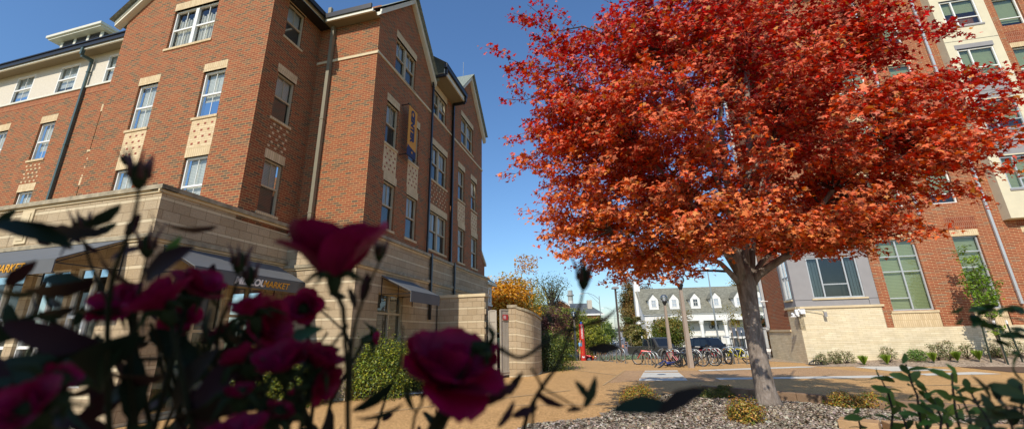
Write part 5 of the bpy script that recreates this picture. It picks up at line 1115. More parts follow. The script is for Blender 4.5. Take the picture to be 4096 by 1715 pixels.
vehicle('pickup_truck','dark gray crew-cab pickup truck parked facing the bike racks','pickup truck',on(2622,39,.02),(.42,-.907),5.8,2.0,1.96,c('#4a4842'),'pickup')
vehicle('sport_utility_vehicle','boxy dark navy SUV with roof rack and amber corner lamps','SUV',on(2842,36.6,.05),(.38,-.925),4.3,1.8,1.66,c('#10131c'),'suv')
vehicle('parked_car','bright red car partly hidden behind the red call pillar','car',on(2303,47,-.1),(.95,-.3),4.1,1.7,1.4,c('#b0141c'),'car')
vehicle('parked_car','dark car peeking out left of the red car','car',on(2262,47,.1),(.3,-.95),4.4,1.8,1.6,c('#22262a'),'car')
vehicle('parked_car','bright blue car beyond the curved wall bush','car',on(2254,66,.8),(.97,-.2),4.4,1.8,1.45,c('#1438a8'),'car')
vehicle('parked_car','silver white car parked just right of the blue car','car',on(2274,70,.9),(.9,-.3),4.5,1.8,1.45,c('#c9ccd0'),'car')
vehicle('parked_car','dark car parked under the trees left of the street','car',on(2385,105,1.2),(.3,-.95),4.5,1.8,1.5,c('#2a2e34'),'car')
vehicle('parked_car','gray car parked beside the brick garage under the trees','car',on(2360,100,1.4),(.3,-.95),4.5,1.8,1.5,c('#7c8084'),'car')
for i,(px,Y,col,h_) in enumerate(((2447,160,'#dcdcda',1.5),(2461,182,'#e4e2de',1.7),(2480,212,'#7a8086',1.6),(2470,235,'#d4d4d4',1.6),(2487,260,'#5a5e64',1.5))):
    vehicle('parked_car',['nearest white sedan on the far street','white minivan behind the nearest white sedan','gray car third in the far street row','small white car fourth in the far street row','most distant dark car on the street'][i],'car',on(px,Y,.1),(-.26,-.966),4.6,1.85,h_,c(col),'car','cars along the far street')
# ================================================================ bikes and racks
def bike(loc,heading,col,label,lean=0.,steer=0.,tyre=None,lying=False,fork=None,basket=False,seat=None,scale=1.):
    g=empty('bicycle',loc,math.atan2(heading[1],heading[0]),label,'bicycle','bicycles parked at the racks'); 
    if lying: g.rotation_euler=(R_(-74),0,math.atan2(heading[1],heading[0])); g.location.z+=.06
    else: g.rotation_euler=(R_(lean),0,math.atan2(heading[1],heading[0]))
    g.scale=(scale*.93,)*3
    FR_=plain('bike_paint_'+col,c(col),.3,.2,var=.03); T=tyre or TYRE; wr=.335; ax=.53
    st=R_(steer); hd=Vector((ax-.16,0,.72)); fa=Vector((ax,0,wr)); 
    def rot(p):
        p=Vector(p); o=Vector((ax-.06,0,0)); d=p-o; return o+Vector((d.x*math.cos(st)-d.y*math.sin(st),d.x*math.sin(st)+d.y*math.cos(st),d.z))
    for cx,fr in ((-ax,0),(ax,1)):
        f=(lambda p:rot(p)) if fr else (lambda p:Vector(p)); n=22
        ring=[f((cx+wr*.955*math.cos(2*math.pi*k/n),0,wr+wr*.955*math.sin(2*math.pi*k/n))) for k in range(n+1)]
        m_=MB(); m_.tube(ring,.029,6,caps=False); w=m_.build('wheel',T,g,smooth=True)
        m_=MB(); m_.tube([f((cx+wr*.87*math.cos(2*math.pi*k/n),0,wr+wr*.87*math.sin(2*math.pi*k/n))) for k in range(n+1)],.008,5,caps=False)
        for k in range(10): a=k*.628; m_.tube([f((cx,.02*(-1)**k,wr)),f((cx+wr*.87*math.cos(a),0,wr+wr*.87*math.sin(a)))],.0022,3,caps=False)
        m_.tube([f((cx,-.05,wr)),f((cx,.05,wr))],.025,8); m_.build('rim',plain('dull_rim',c('#7c7e80'),.4,.6),w)
    bb=Vector((-.06,0,.28)); sc=Vector((-.24,0,.70)); hb=Vector((ax-.21,0,.62)); ht=Vector((ax-.25,0,.78)); ra=Vector((-ax,0,wr))
    m_=MB(); 
    for a,b,r in ((bb,sc,.017),(sc,ht-Vector((0,0,.04)),.018),(bb,hb,.021),(hb,ht,.022)): m_.tube([a,b],r,7)
    for sy in (-.045,.045):
        s=Vector((0,sy,0)); m_.tube([bb+s*.6,ra+s],.011,5); m_.tube([sc+s*.5-Vector((0,0,.03)),ra+s],.010,5)
    m_.build('frame',FR_,g)
    m_=MB(); fm=plain('bike_paint_'+fork,c(fork),.3,var=.03) if fork else FR_
    for sy in (-.055,.055): m_.tube([rot(ht-Vector((0,0,.16))+Vector((.03,sy,0))),rot(fa+Vector((0,sy,0)))],.014,5)
    m_.tube([rot(ht-Vector((0,0,.16))+Vector((.03,-.06,0))),rot(ht-Vector((0,0,.16))+Vector((.03,.06,0)))],.018,5); m_.build('fork',fm,g)
    m_=MB(); m_.tube([sc,sc+Vector((-.04,0,.16))],.014,6); m_.build('seat_post',STEEL,g)
    m_=MB(); m_.hexa([(-.42,-.07,.86),(-.16,-.018,.86),(-.16,.018,.86),(-.42,.07,.86),(-.42,-.075,.91),(-.14,-.02,.90),(-.14,.02,.90),(-.42,.075,.91)]); m_.build('saddle',seat or BLACK,g,bevel=.015)
    m_=MB(); m_.tube([ht,ht+Vector((-.01,0,.12)),rot(ht+Vector((.06,0,.15)))],.014,6); m_.tube([rot((ax-.24,-.29,.92)),rot((ax-.17,-.12,.93)),rot((ax-.17,.12,.93)),rot((ax-.24,.29,.92))],.012,6); m_.build('handlebar',BLACK,g)
    m_=MB()
    m_.lathe((0,0,0),[(.09,-.008),(.09,.008)],14); m_.v=[(x+bb.x,z-.06,y+bb.z) for x,y,z in m_.v]; m_.tube([bb+Vector((0,-.1,0)),bb+Vector((.08,-.1,-.14)),bb+Vector((.08,-.17,-.14))],.01,5); m_.tube([bb+Vector((0,.1,0)),bb+Vector((-.08,.1,.14)),bb+Vector((-.08,.17,.14))],.01,5); m_.tube([bb+Vector((0,-.1,0)),bb+Vector((0,.1,0))],.014,5)
    m_.tube([bb+Vector((0,-.06,.09)),ra+Vector((0,-.06,.04))],.005,4); m_.tube([bb+Vector((0,-.06,-.09)),ra+Vector((0,-.06,-.04))],.005,4); m_.build('crank',plain('drivetrain',c('#4a4a4a'),.4,.6),g)
    return g
def gr(px,py): return atZ(px,py,0)
Wt=plain('white_tyre',c('#d8d4c8'),.7); LS=plain('light_saddle',c('#cfcac0'),.6)
bike(gr(2592,1457),(-.93,.36),'#c02a1e','red bicycle at the left end of the main racks',2,-15)
bike(gr(2648,1465),(-.86,-.5),'#2c4a9c','blue bicycle fallen on its side on the paving',0,30,lying=True)
bike(gr(2690,1465),(.25,-.97),'#8a2028','dark red bicycle with black saddle pointing at the camera',6,12)
bike(gr(2708,1461),(-.1,-1),'#6a2a2c','second maroon bicycle tight beside the dark red one',-8,-6)
bike(gr(2770,1464),(-.97,.2),'#26282c','black bicycle right behind the nearest lamp post',3,10)
bike(gr(2815,1462),(.93,-.36),'#2a2c30','black bicycle with large front wheel right of the lamp post',-4,-16,scale=1.05)
bike(gr(2822,1451),(.8,-.5),'#a02028','red bicycle with white tyres behind the black one',4,8,tyre=Wt,seat=LS)
bike(gr(2866,1448),(.9,.4),'#a82430','red and white cruiser leaning against the middle hoops',-5,-12,tyre=Wt,seat=LS)
bike(gr(2888,1454),(.35,-.93),'#1c1e20','black bicycle facing the camera left of the yellow one',5,-15)
bike(gr(2955,1453),(-.96,.1),'#d8c81c','bright yellow bicycle at the right end of the racks',3,35,scale=1.06)
bike(gr(2735,1436),(.9,.42),'#3a4044','gray bicycle in the back row behind the lamp post',-4,10)
bike(gr(2952,1437),(.95,-.2),'#40464a','dark bicycle behind the yellow one',6,5)
bike(gr(2455,1444),(.98,-.1),'#8c9498','small silver bicycle alone at the far left hoops',0,5,scale=.92)
def hoop(p,ang,label,h=.9,w=.42,g_='bike rack hoops in the main group'):
    g=empty('bike_rack_hoop',p,ang,label,'bike rack',g_); m_=MB(); r=w/2; pts=[(-r,0,0),(-r,0,h-r)]+[(-r*math.cos(a),0,h-r+r*math.sin(a)) for a in [math.pi*k/8 for k in range(1,8)]]+[(r,0,h-r),(r,0,0)]; m_.tube(pts,.027,8); m_.build('hoop_tube',STEEL,g,smooth=True)
    for sx in (-r,r): m_=MB(); m_.lathe((sx,0,0),[(.065,0),(.065,.012),(.03,.015)],10); m_.build('base_flange',STEEL,g)
hp=[(2588,1459),(2602,1459),(2616,1459),(2658,1457),(2672,1458),(2703,1462),(2752,1461),(2770,1459),(2786,1464),(2838,1454),(2852,1453),(2870,1455),(2914,1454),(2930,1453),(2963,1455)]
hn=['leftmost main hoop, over the red bicycle','second main hoop from the left','third main hoop from the left, right of the red bicycle','hoop behind the fallen blue bicycle, left one','hoop behind the fallen blue bicycle, right one','wide hoop right of the dark red bicycle','hoop just left of the nearest lamp post','hoop hidden behind the nearest lamp post','front hoop right of the nearest lamp post','hoop behind the red white-tyred bicycle','second hoop behind the red cruiser','hoop left of the black front-facing bicycle','hoop right of the black front-facing bicycle','hoop through the yellow bicycle frame','rightmost hoop beside the maple trunk']
for (px,py),l_ in zip(hp,hn): hoop(gr(px,py),R_(-52 if px<2640 else -40),l_,h=.66 if px<2640 else .78,w=.6)
for i,(px,py) in enumerate(((2389,1441),(2399,1442),(2409,1443),(2420,1443),(2431,1444))): hoop(gr(px,py),R_(-60),['first','second','third','fourth','fifth'][i]+' hoop from the left in the far rack row',.75,.5,'bike rack hoops in the far row')
for i,(px,py) in enumerate(((2468,1447),(2485,1451))): hoop(gr(px,py),R_(-52),['left','right'][i]+' hoop over the small silver bicycle',.82,.6,'bike rack hoops in the far row')
# ================================================================ white house
Hs=Bld('white_fraternity_house',-6.5,27.0,75,'long white house with gray shingle roof, dormers and tall porch columns','building',z0=-2.4); Hs.root.name='white_house'
tH=75.; FH=Hs.FA(tH)
def hs(px,py): 
    d=ray(px,py); t=(tH-CAM.dot(Hs.B))/d.dot(Hs.B); P=CAM+d*t; return P.dot(Hs.A),P.z
s0,_=hs(2582,1300); WSID=brick('white_clapboard',[(0,c('#dedcd6')),(1,c('#e8e6e0'))],c('#c9c7c0'),40.,.22,.012,bumpst=.3)
ze=hs(2700,1256)[1]; zr=ze+0
sE=s0+34; hm=MB(); hh=[]
px2s=lambda x,y=1300: hs(x,y)[0]
d0=1.8 # porch recess
for x in (2635,): hh.append((px2s(2625),px2s(2644),hs(2630,1306)[1],hs(2630,1278)[1]))
sp0,sp1=px2s(2686),px2s(2686)+19.
wall(hm,FH,s0,sp0,-2.4,ze,hh,rev=.1); wall(hm,FH,sp1,sE,-2.4,ze,[(px2s(3080),px2s(3080)+.95,hh[0][2],hh[0][3])],rev=.1)
FHp=Hs.FA(tH+d0); pw=[]
for x in (2712,2817,2869): a=px2s(x)*(tH+d0)/tH; pw.append((a,a+1.15,hh[0][2],hh[0][3]+.1))
for x in (2786,2835,2900): a=px2s(x)*1.02; pw.append((a,a+1.9,-2.2,hs(2850,1342)[1]-.1))
wall(hm,FHp,sp0-.2,sp1+.2,-2.4,ze,pw,rev=.1)
for u in (sp0,sp1): hm.face([Hs.P(u,tH,-2.4),Hs.P(u,tH+d0,-2.4),Hs.P(u,tH+d0,ze),Hs.P(u,tH,ze)])
hm.face([Hs.P(s0,tH,-2.4),Hs.P(s0,tH+11,-2.4),Hs.P(s0,tH+11,ze),Hs.P(s0,tH+5.5,ze+6),Hs.P(s0,tH,ze)])
hm.build('wall',WSID,Hs.root); DKP=plain('dark_pane',(.05,.06,.07,1),.08,var=.2,spec=.8); PALEP=plain('pale_pane',c('#aab2b8'),.15,var=.15)
def hwin(F,h,sh=False,pm=PALEP,panes=2):
    a,b,e,g=h; m_=MB(); 
    for q in ((a,a+.07,e,g),(b-.07,b,e,g),(a,b,e,e+.07),(a,b,g-.07,g),(a,b,(e+g)/2-.03,(e+g)/2+.03)): fbox(m_,F,q[0],q[1],q[2],q[3],.03,.09)
    for k in range(1,panes): fbox(m_,F,a+(b-a)*k/panes-.015,a+(b-a)*k/panes+.015,e,g,.05,.08)
    fr=m_.build('window',WHITE,Hs.root); m_=MB(); fbox(m_,F,a,b,e,g,.075,.1); m_.build('pane',pm,fr)
    if sh:
        for s_ in (a-.42,b+.06): m_=MB(); fbox(m_,F,s_,s_+.36,e-.05,g+.05,-.04,.02); m_.build('shutter',plain('dark_shutter',c('#3a3d3e'),.6),fr)
for h in hh: hwin(FH,h,True)
hwin(FH,(px2s(3080),px2s(3080)+.95,hh[0][2],hh[0][3]),True)
for i,h in enumerate(pw): hwin(FHp,h,False,PALEP if i<3 else DKP,2 if i<3 else 3)
m_=MB(); fbox(m_,FH,sp0,sp1,ze-1.15,ze,-.15,.1); fbox(m_,FH,s0-.1,sE,ze-.05,ze+.12,-.3,.05); fbox(m_,FHp,sp0,sp1,hs(2850,1342)[1],hs(2850,1342)[1]+.25,-.1,.0); m_.build('cornice',WHITE,Hs.root)
for x in (2808,2904,2960+26): 
    s_=px2s(x); m_=MB(); base=Hs.P(s_,tH+.15,-2.4); H_=ze-1.15+2.4
    m_.lathe(base,[(.42,0),(.42,.25),(.33,.3),(.31,H_*.5),(.28,H_-.55),(.36,H_-.5),(.36,H_-.4),(.42,H_-.25),(.42,H_)],16); m_.build('porch_column',WHITE,Hs.root,smooth=False)
m_=MB(); rz0=hs(2700,1150)[1]; kk=(5.5); 
rt=(ze+.1); # ridge height so that it lands where the photo shows it
dr=ray(2750,1149.); 
tr_=(tH+5.5-CAM.dot(Hs.B))/dr.dot(Hs.B); zR=(CAM+dr*tr_).z
q=[(s0-.3,tH-.4,rt),(sE,tH-.4,rt),(sE,tH+5.5,zR),(s0-.3,tH+5.5,zR)]; m_.face([Hs.P(*p) for p in q],[(p[0],p[1]*1.5) for p in q]); q=[(s0-.3,tH+11.4,rt),(sE,tH+11.4,rt),(sE,tH+5.5,zR),(s0-.3,tH+5.5,zR)]; m_.face([Hs.P(*p) for p in q]); m_.build('roof',ROOFG,Hs.root)
sl=(zR-rt)/5.9
for i,x in enumerate((2627,2711,2798,2883,2998-20,3062)):
    s_=px2s(x); zb=rt+sl*.95; w_=.8; m_=MB(); F=Hs.FA(tH-.4+.95/1.0); zt=zb+1.7; 
    F=Hs.FA(tH+.45); q=[(s_-w_,zb),(s_+w_,zb),(s_+w_,zt),(s_,zt+.95),(s_-w_,zt)]; m_.face([F(a,b,0) for a,b in q]); 
    for sg in (-1,1): m_.face([F(s_+sg*w_,zb,0),F(s_+sg*w_,zt,0),F(s_+sg*w_,zt,1.9),F(s_+sg*w_,zb,0)])
    m_.build('dormer',WHITE,Hs.root); m_=MB()
    for sg in (-1,1): m_.hexa([F(s_+sg*(w_+.15),zt-.12,-.12),F(s_,zt+1.0,-.12),F(s_,zt+1.0,2.9),F(s_+sg*(w_+.15),zt-.12,2.0),F(s_+sg*(w_+.15),zt-.02,-.12),F(s_,zt+1.1,-.12),F(s_,zt+1.1,2.9),F(s_+sg*(w_+.15),zt-.02,2.0)])
    d_=m_.build('dormer_roof',ROOFG,Hs.root); F2=Hs.FA(tH+.36); hwin(F2,(s_-.42,s_+.42,zb+.4,zb+1.65),False,PALEP if i!=2 else DKP,2)
m_=MB(); cx=hs(2574,1200)[0]; m_.box(*(cx-.55-Hs.o[0],cx+.5-Hs.o[0],4.9,6.2,0,zR+1.5+2.4)); m_.box(cx+.4-Hs.o[0],cx+.9-Hs.o[0],4.9,6.2,0,zR+2.4-1.); m_.build('chimney',WHITE,Hs.root); m_=MB(); m_.box(cx-.65-Hs.o[0],cx+.6-Hs.o[0],4.8,6.3,zR+1.5+2.4,zR+1.75+2.4); m_.build('chimney_cap',DKMET,Hs.root)
def htext(s,px,py,size,mat,bold=.0):
    a,z=hs(px,py); p=Hs.P(a,tH+d0-.12 if False else tH+d0-.14,z); k=1+d0/tH; p=Hs.P(a*k,tH+d0-.1,1.65+(z-1.65)*k); text_mesh('lettering',s,size,mat,Hs.root,Matrix(((1,0,0,p[0]),(0,0,-1,p[1]),(0,1,0,p[2]),(0,0,0,1))),bold=bold)
htext('\u03a6',2847,1307,1.15,plain('dark_letter',c('#3a3a38'),.6),.0); htext('M',2865,1307,1.1,_pm['dark_letter'])
YB=plain('yellow_banner',c('#c9a21c'),.7); BLK=plain('black_print',c('#1c1c1c'),.7)
def hsign(px0,px1,py0,py1,label,lines):
    a0,z1=hs(px0,py0); a1,z0=hs(px1,py1); k=1.02; g=empty('porch_banner',Hs.W(a0*k,tH+d0-.2,z0),Hs.a,label,'banner','banners hung on the white house porch'); m_=MB(); m_.box(0,(a1-a0)*k,-.02,.0,0,(z1-z0)*k); m_.build('banner_cloth',YB,g)
    m_=MB(); 
    for (u0,u1,v0,v1) in lines: m_.box(u0*(a1-a0),u1*(a1-a0),-.035,-.021,v0*(z1-z0),v1*(z1-z0))
    m_.build('banner_print',BLK,g)
hsign(2845,2864,1283,1298,'small black and gold square banner between the porch windows',[(.1,.9,.1,.22),(.15,.85,.4,.5),(.1,.3,.6,.9),(.6,.9,.65,.85)]); hsign(2928,2961,1281,1299,'wide gold banner with dark print left of the maple trunk',[(.1,.35,.5,.75),(.4,.6,.5,.75),(.65,.9,.5,.75),(.15,.85,.15,.3)])
# low pavilion right of the SUV
p=on(2932,44); g=empty('carport',p,R_(-14),'low white-posted carport with dark slanted roof panels right of the SUV','carport'); m_=MB()
for x in (-.2,1.1,2.4,3.8): m_.box(x-.1,x+.1,-.1,.1,0,2.0)
m_.build('post',WHITE,g); m_=MB(); m_.box(-.5,4.2,-.3,2.5,2.0,2.14); m_.build('fascia',WHITE,g); m_=MB()
for k in range(3): m_.hexa([(-.2+k*1.45,-.2,2.16),(1.1+k*1.45,-.2,2.16),(1.4+k*1.45,1.6,2.95),(.1+k*1.45,1.6,2.95),(-.2+k*1.45,-.2,2.22),(1.1+k*1.45,-.2,2.22),(1.4+k*1.45,1.6,3.0),(.1+k*1.45,1.6,3.0)])
m_.build('roof_panel',plain('dark_roof_panel',c('#54585a'),.4,var=.1),g)
m_=MB(); m_.box(-.1,4,1.0,1.1,.1,1.9); m_.build('slatted_screen',WSID,g)
# dark-roofed building and stack
D=Bld('dark_roofed_building',-3,12,92,'brick building with dark shingle roof and white gable above the left trees','building',z0=-2.5)
def dd(px,py,Y=92): p=atY(px,py,Y); return p
a=dd(2190,1300).x; b=dd(2408,1300).x; zE=dd(2300,1256).z; zRd=dd(2300,1213,97).z; m_=MB(); o0=D.root.location
def X(x,y,z): return tuple(D.root.matrix_basis.inverted()@Vector((x,y,z)))
m_.hexa([X(a,92,-2.5),X(b,92,-2.5),X(b,102,-2.5),X(a,102,-2.5),X(a,92,zE),X(b,92,zE),X(b,102,zE),X(a,102,zE)]); m_.build('wall',RED,D.root)
m_=MB(); m_.hexa([X(a-.5,91.4,zE),X(b+.5,91.4,zE),X(b+.5,102.6,zE),X(a-.5,102.6,zE),X(a-.5,97,zRd),X(b-2.2,97,zRd),X(b-2.2,97.3,zRd),X(a-.5,97.3,zRd)]); m_.build('roof',plain('dark_shingle',c('#5a5f62'),.9,var=.3,scale=1.2),D.root)
m_=MB(); m_.box(*(a-.4-o0.x,b+.4-o0.x,-.9,-.5,zE+2.5-.35,zE+2.5)); m_.build('eave_trim',WHITE,D.root)
gx=dd(2243,1300).x; m_=MB()
for sg in (-1,1): m_.hexa([X(gx+sg*2.2,91.6,zRd-.9),X(gx,91.6,zRd+.35),X(gx,93,zRd+.35),X(gx+sg*2.2,93,zRd-.9),X(gx+sg*2.2,91.6,zRd-.55),X(gx,91.6,zRd+.75),X(gx,93,zRd+.75),X(gx+sg*2.2,93,zRd-.55)])
m_.build('gable_trim',WHITE,D.root); m_=MB(); m_.face([X(gx-2.2,91.8,zRd-1.6),X(gx+2.2,91.8,zRd-1.6),X(gx+2.2,91.8,zRd-.9),X(gx,91.8,zRd+.4),X(gx-2.2,91.8,zRd-.9)]); m_.build('gable_wall',RED,D.root)
cx=dd(2372,1300).x; m_=MB(); m_.hexa([X(cx-.5,94,zE),X(cx+.5,94,zE),X(cx+.5,95,zE),X(cx-.5,95,zE),X(cx-.5,94,dd(2372,1199,94).z),X(cx+.5,94,dd(2372,1199,94).z),X(cx+.5,95,dd(2372,1199,94).z),X(cx-.5,95,dd(2372,1199,94).z)]); m_.build('chimney',plain('pale_chimney',c('#bdb3a2'),.9),D.root)
for i in range(5):
    x=a+2+i*(b-a-4)/4; m_=MB(); m_.hexa([X(x,91.93,0),X(x+.9,91.93,0),X(x+.9,91.99,0),X(x,91.99,0),X(x,91.93,1.6),X(x+.9,91.93,1.6),X(x+.9,91.99,1.6),X(x,91.99,1.6)]); f=m_.build('window',WHITE,D.root); m_=MB(); m_.hexa([X(x+.1,91.9,.1),X(x+.8,91.9,.1),X(x+.8,91.925,.1),X(x+.1,91.925,.1),X(x+.1,91.9,1.5),X(x+.8,91.9,1.5),X(x+.8,91.925,1.5),X(x+.1,91.925,1.5)]); m_.build('pane',DKP,f)
p=atY(2290,1330,330); p.z=0; g=empty('smokestack',p,0,'pale round smokestack rising far behind the dark roof','smokestack'); zt=atY(2289,1161,330).z; m_=MB(); m_.lathe((0,0,0),[(2.3,0),(2.05,zt-8)],20); m_.build('stack_lower',plain('pale_concrete_stack',c('#c4c4be'),.9),g); m_=MB(); m_.lathe((0,0,0),[(2.05,zt-8),(1.95,zt),(1.5,zt)],20); m_.build('stack_upper',plain('gray_concrete_stack',c('#9a9c98'),.9),g); m_=MB(); m_.lathe((0,0,zt-4.2),[(2.0,0),(2.9,0),(2.9,.9),(2.0,.9)],20); m_.build('stack_platform',GRAYP,g)
g=Bld('brick_garage',-5,14,84,'low orange brick garage with white windows under the left trees','building',z0=-2.4); m_=MB(); xx=atY(2262,1330,84).x-g.root.location.x; m_.box(xx-5,xx+7.5,0,6,0,3.4); m_.build('wall',RED2,g.root); m_=MB(); m_.box(xx-5.4,xx+7.9,-.4,6.4,3.4,3.7); m_.build('roof',ROOF,g.root)
for k in range(2): m_=MB(); m_.box(xx-.4+k*1.7,xx+.8+k*1.7,-.06,0,1.9,3.2); f=m_.build('window',WHITE,g.root); m_=MB(); m_.box(xx-.25+k*1.7,xx+.65+k*1.7,-.09,-.06,2.05,3.05); m_.build('pane',DKP,f)
p=on(2455,230); g=empty('distant_shop',p,0,'tiny gray flat building at the end of the street','building'); m_=MB(); m_.box(-4,5,0,8,0,4.2); m_.build('wall',GRAYP,g); m_=MB(); m_.box(-4.3,5.3,-.3,8.3,4.2,4.6); m_.build('roof',DKMET,g)
# ================================================================ people on the far pavement
def person(p,h,rz,shirt,trous,label,phase=1.):
    k=h/1.75; g=empty('person',p,rz,label,'person'); J={}; 
    def body(nm,V,Ed,Rr,mat,par):
        me=bpy.data.meshes.new(nm); me.from_pydata([tuple(x*k for x in v) for v in V],Ed,[]); o=bpy.data.objects.new(nm,me); link(o,par); me.materials.append(mat); sk=o.modifiers.new('skin','SKIN'); sk.use_smooth_shade=True; me.skin_vertices[0].data[0].use_root=True
        for sv,r in zip(me.skin_vertices[0].data,Rr): sv.radius=(r*k,r*k)
        ss=o.modifiers.new('sub','SUBSURF'); ss.levels=1; ss.render_levels=1; return o
    s=.16*phase
    V=[(0,0,.95),(0,0,1.2),(0,0,1.42),(0,-.01,1.52),(0,-.02,1.66),(.19,0,1.4),(.24,.06*phase,1.13),(.22,-.1*phase,.92),(-.19,0,1.4),(-.24,-.06*phase,1.13),(-.22,.1*phase,.92),(.1,0,.88),(.11,-s*.7,.5),(.11,-s,.07),(-.1,0,.88),(-.11,s*.5,.5),(-.11,s*1.3,.1),(.11,-s-.12,.04),(-.11,s*1.3-.1,.05)]
    Ed=[(0,1),(1,2),(2,3),(3,4),(2,5),(5,6),(6,7),(2,8),(8,9),(9,10),(0,11),(11,12),(12,13),(0,14),(14,15),(15,16),(13,17),(16,18)]; Rr=[.13,.125,.14,.055,.1,.065,.045,.035,.065,.045,.035,.09,.06,.045,.09,.06,.045,.035,.035]
    b=body('body',V,Ed,Rr,plain('skin_tone',c('#b98a6c'),.6),g)
    body('shirt',V[:3]+[V[5],V[6],V[8],V[9]],[(0,1),(1,2),(2,3),(3,4),(2,5),(5,6)],[.145,.14,.155,.078,.058,.078,.058],shirt,b)
    body('trousers',[V[0],V[11],V[12],V[14],V[15]],[(0,1),(1,2),(0,3),(3,4)],[.145,.105,.075,.105,.075],trous,b)
    m_=MB(); m_.sphere((0,.02*k,1.71*k),.105*k,10,8); m_.build('hair',plain('brown_hair',c('#4a3424'),.8),b,smooth=True); return g
person(on(2487,82,.15),1.7,R_(20),plain('pink_shirt',c('#c98a78'),.8),plain('dark_shorts',c('#2a2a2e'),.8),'person in a pink top jogging on the pavement left of the pickup'); person(on(2500,95,.5),1.75,R_(180),plain('navy_shirt',c('#22283c'),.8),plain('black_trousers',c('#1c1c1e'),.8),'person in dark clothes walking up the street',-1)
person(on(2318,34,.1),1.7,R_(60),plain('sky_blue_shirt',c('#7ab0d8'),.8),plain('yellow_trousers',c('#c9b060'),.8),'person in light blue shirt half hidden behind the red call pillar',.5)
# ================================================================ foreground rose bush
def img(ang):  # direction in the picture plane (ang in degrees, 0 = right, 90 = up)
    return R2*math.cos(R_(ang))+U2*math.sin(R_(ang))
def rosemat():
    m=NT('rose_petal'); f=m.noise(38,4,m.obj()); col=m.ramp(f,[(.3,c('#780020')),(.6,c('#a00042')),(.8,c('#bc0a64'))]); m.p(Base_Color=col,Roughness=.55,Sheen_Weight=.0); m.b.inputs['Specular IOR Level'].default_value=.3
    tr=m.n('BsdfTranslucent'); m.t.links.new(col,tr.inputs[0]); mx=m.n('MixShader'); mx.inputs[0].default_value=.42; m.t.links.new(m.b.outputs[0],mx.inputs[1]); m.t.links.new(tr.outputs[0],mx.inputs[2]); m.t.links.new(mx.outputs[0],m.out.inputs[0]); return m.m
ROSE=rosemat(); STEMM=plain('rose_stem',c('#282410'),.8,var=.3,scale=30,spec=.15); SEP=plain('rose_sepal',c('#2a3016'),.8,var=.3,scale=40,spec=.15)
RL=leafmat('rose_leaf',.12,.55,((.10,.13,.09,1),.4),.12)
rb_=empty('rose_bush',(-.15,.3,.5),0,'large dark rose bush with deep magenta blooms filling the lower left foreground','rose bush'); RO=rb_.location
def petal(mb,ax,az,Lp,Wp,t0,curl,cup,r):
    A=ax.normalized(); X=A.orthogonal().normalized(); Y=A.cross(X); rad=X*math.cos(az)+Y*math.sin(az); tan=A.cross(rad); nu,nv=7,7; pts=[]; p=rad*.004; th=t0
    wob=r.uniform(-.3,.3); notch=r.uniform(0,.12); rip=r.uniform(.0,.05); ph=r.uniform(0,6)
    for j in range(nv+1):
        v=j/nv; d=A*math.cos(th)+rad*math.sin(th); nrm=A*math.sin(th)-rad*math.cos(th)
        w=Wp*.5*(math.sin(math.pi*min(1,.12+v*.72))**.8)*(1 if v<.8 else (1-((v-.8)/.2)**2*.55))
        row=[]
        for i in range(nu+1):
            u=-1+2*i/nu; q=p+tan*(u*w)+nrm*(cup*u*u*w*(1-.4*v))+nrm*(rip*Wp*math.sin(u*5+ph)*v)-d*(notch*Lp*max(0,v-.8)*5*(1-abs(u))*.5)
            row.append(q)
        pts.append(row); th+=curl/nv+wob*.05; p=p+d*(Lp/nv)
    b=len(mb.v)
    for row in pts: mb.v+=[tuple(q) for q in row]
    for j in range(nv):
        for i in range(nu): k=b+j*(nu+1)+i; mb.f.append([k,k+1,k+nu+2,k+nu+1]); mb.mi.append(0); mb.uv+=[(0,0)]*4
def bloom(px,py,wpx,D,ax,seed,open_=1.,n=(5,4,2),stem=None):
    r=random.Random(seed); o=atD(px,py,D); dia=wpx*(1. if wpx>420 else .8)/1625*D; Lp=dia*(.56 if wpx!=435 else .49); ax=Vector(ax).normalized(); base=o-ax*Lp*.45; m_=MB(); 
    for ring,(cnt,t0,curl,ll,ww,cup) in enumerate(((n[0],.95*open_,.25,1.,1.02,.35),(n[1],.62*open_,.1,.92,.9,.5),(n[2],.28*open_,-.15,.78,.75,.7))):
        for k in range(cnt): petal(m_,ax,2*math.pi*(k+.5*ring)/cnt+r.uniform(-.2,.2),Lp*ll*r.uniform(.9,1.1),Lp*ww*r.uniform(.9,1.15),t0+r.uniform(-.18,.22),curl+r.uniform(-.2,.3),cup,r)
    m_.v=[(v[0]+base.x-RO.x,v[1]+base.y-RO.y,v[2]+base.z-RO.z) for v in m_.v]; b=m_.build('rose_bloom',ROSE,rb_,smooth=True)
    b0=base-RO; m_=MB(); m_.tube([b0-ax*.012,b0-ax*.004,b0+ax*.004],[.003,.0055,.005],8)
    for k in range(5):
        a=k*1.257; X=ax.orthogonal().normalized(); Y=ax.cross(X); rd=X*math.cos(a)+Y*math.sin(a); m_.tube([b0+rd*.003,b0+rd*.012+ax*.002,b0+rd*.022-ax*.006],[.003,.0022,.0004],4)
    m_.build('calyx',SEP,b,smooth=True); m_=MB(); 
    if stem: q=[atD(*s)-RO for s in stem]
    else: q=[b0-ax*.05+Vector((.01,0,-.06)),b0-ax*.07+Vector((.0,.02,-.2))]
    m_.tube([b0-ax*.008]+q,[.0018]+[.002]*(len(q)-1)+[.0022],6); m_.build('bloom_stem',STEMM,b,smooth=True)
up=U2; aw=cF
bloom(1340,985,430,.30,up*1.+aw*.15-R2*.05,1,.72,(5,3,2),stem=[(1372,1230,.31),(1390,1480,.33),(1392,1760,.36)])
bloom(1800,1440,435,.30,up*.9-aw*.15+R2*.25,2,1.1,(6,5,3),stem=[(1800,1640,.34),(1740,1780,.36)])
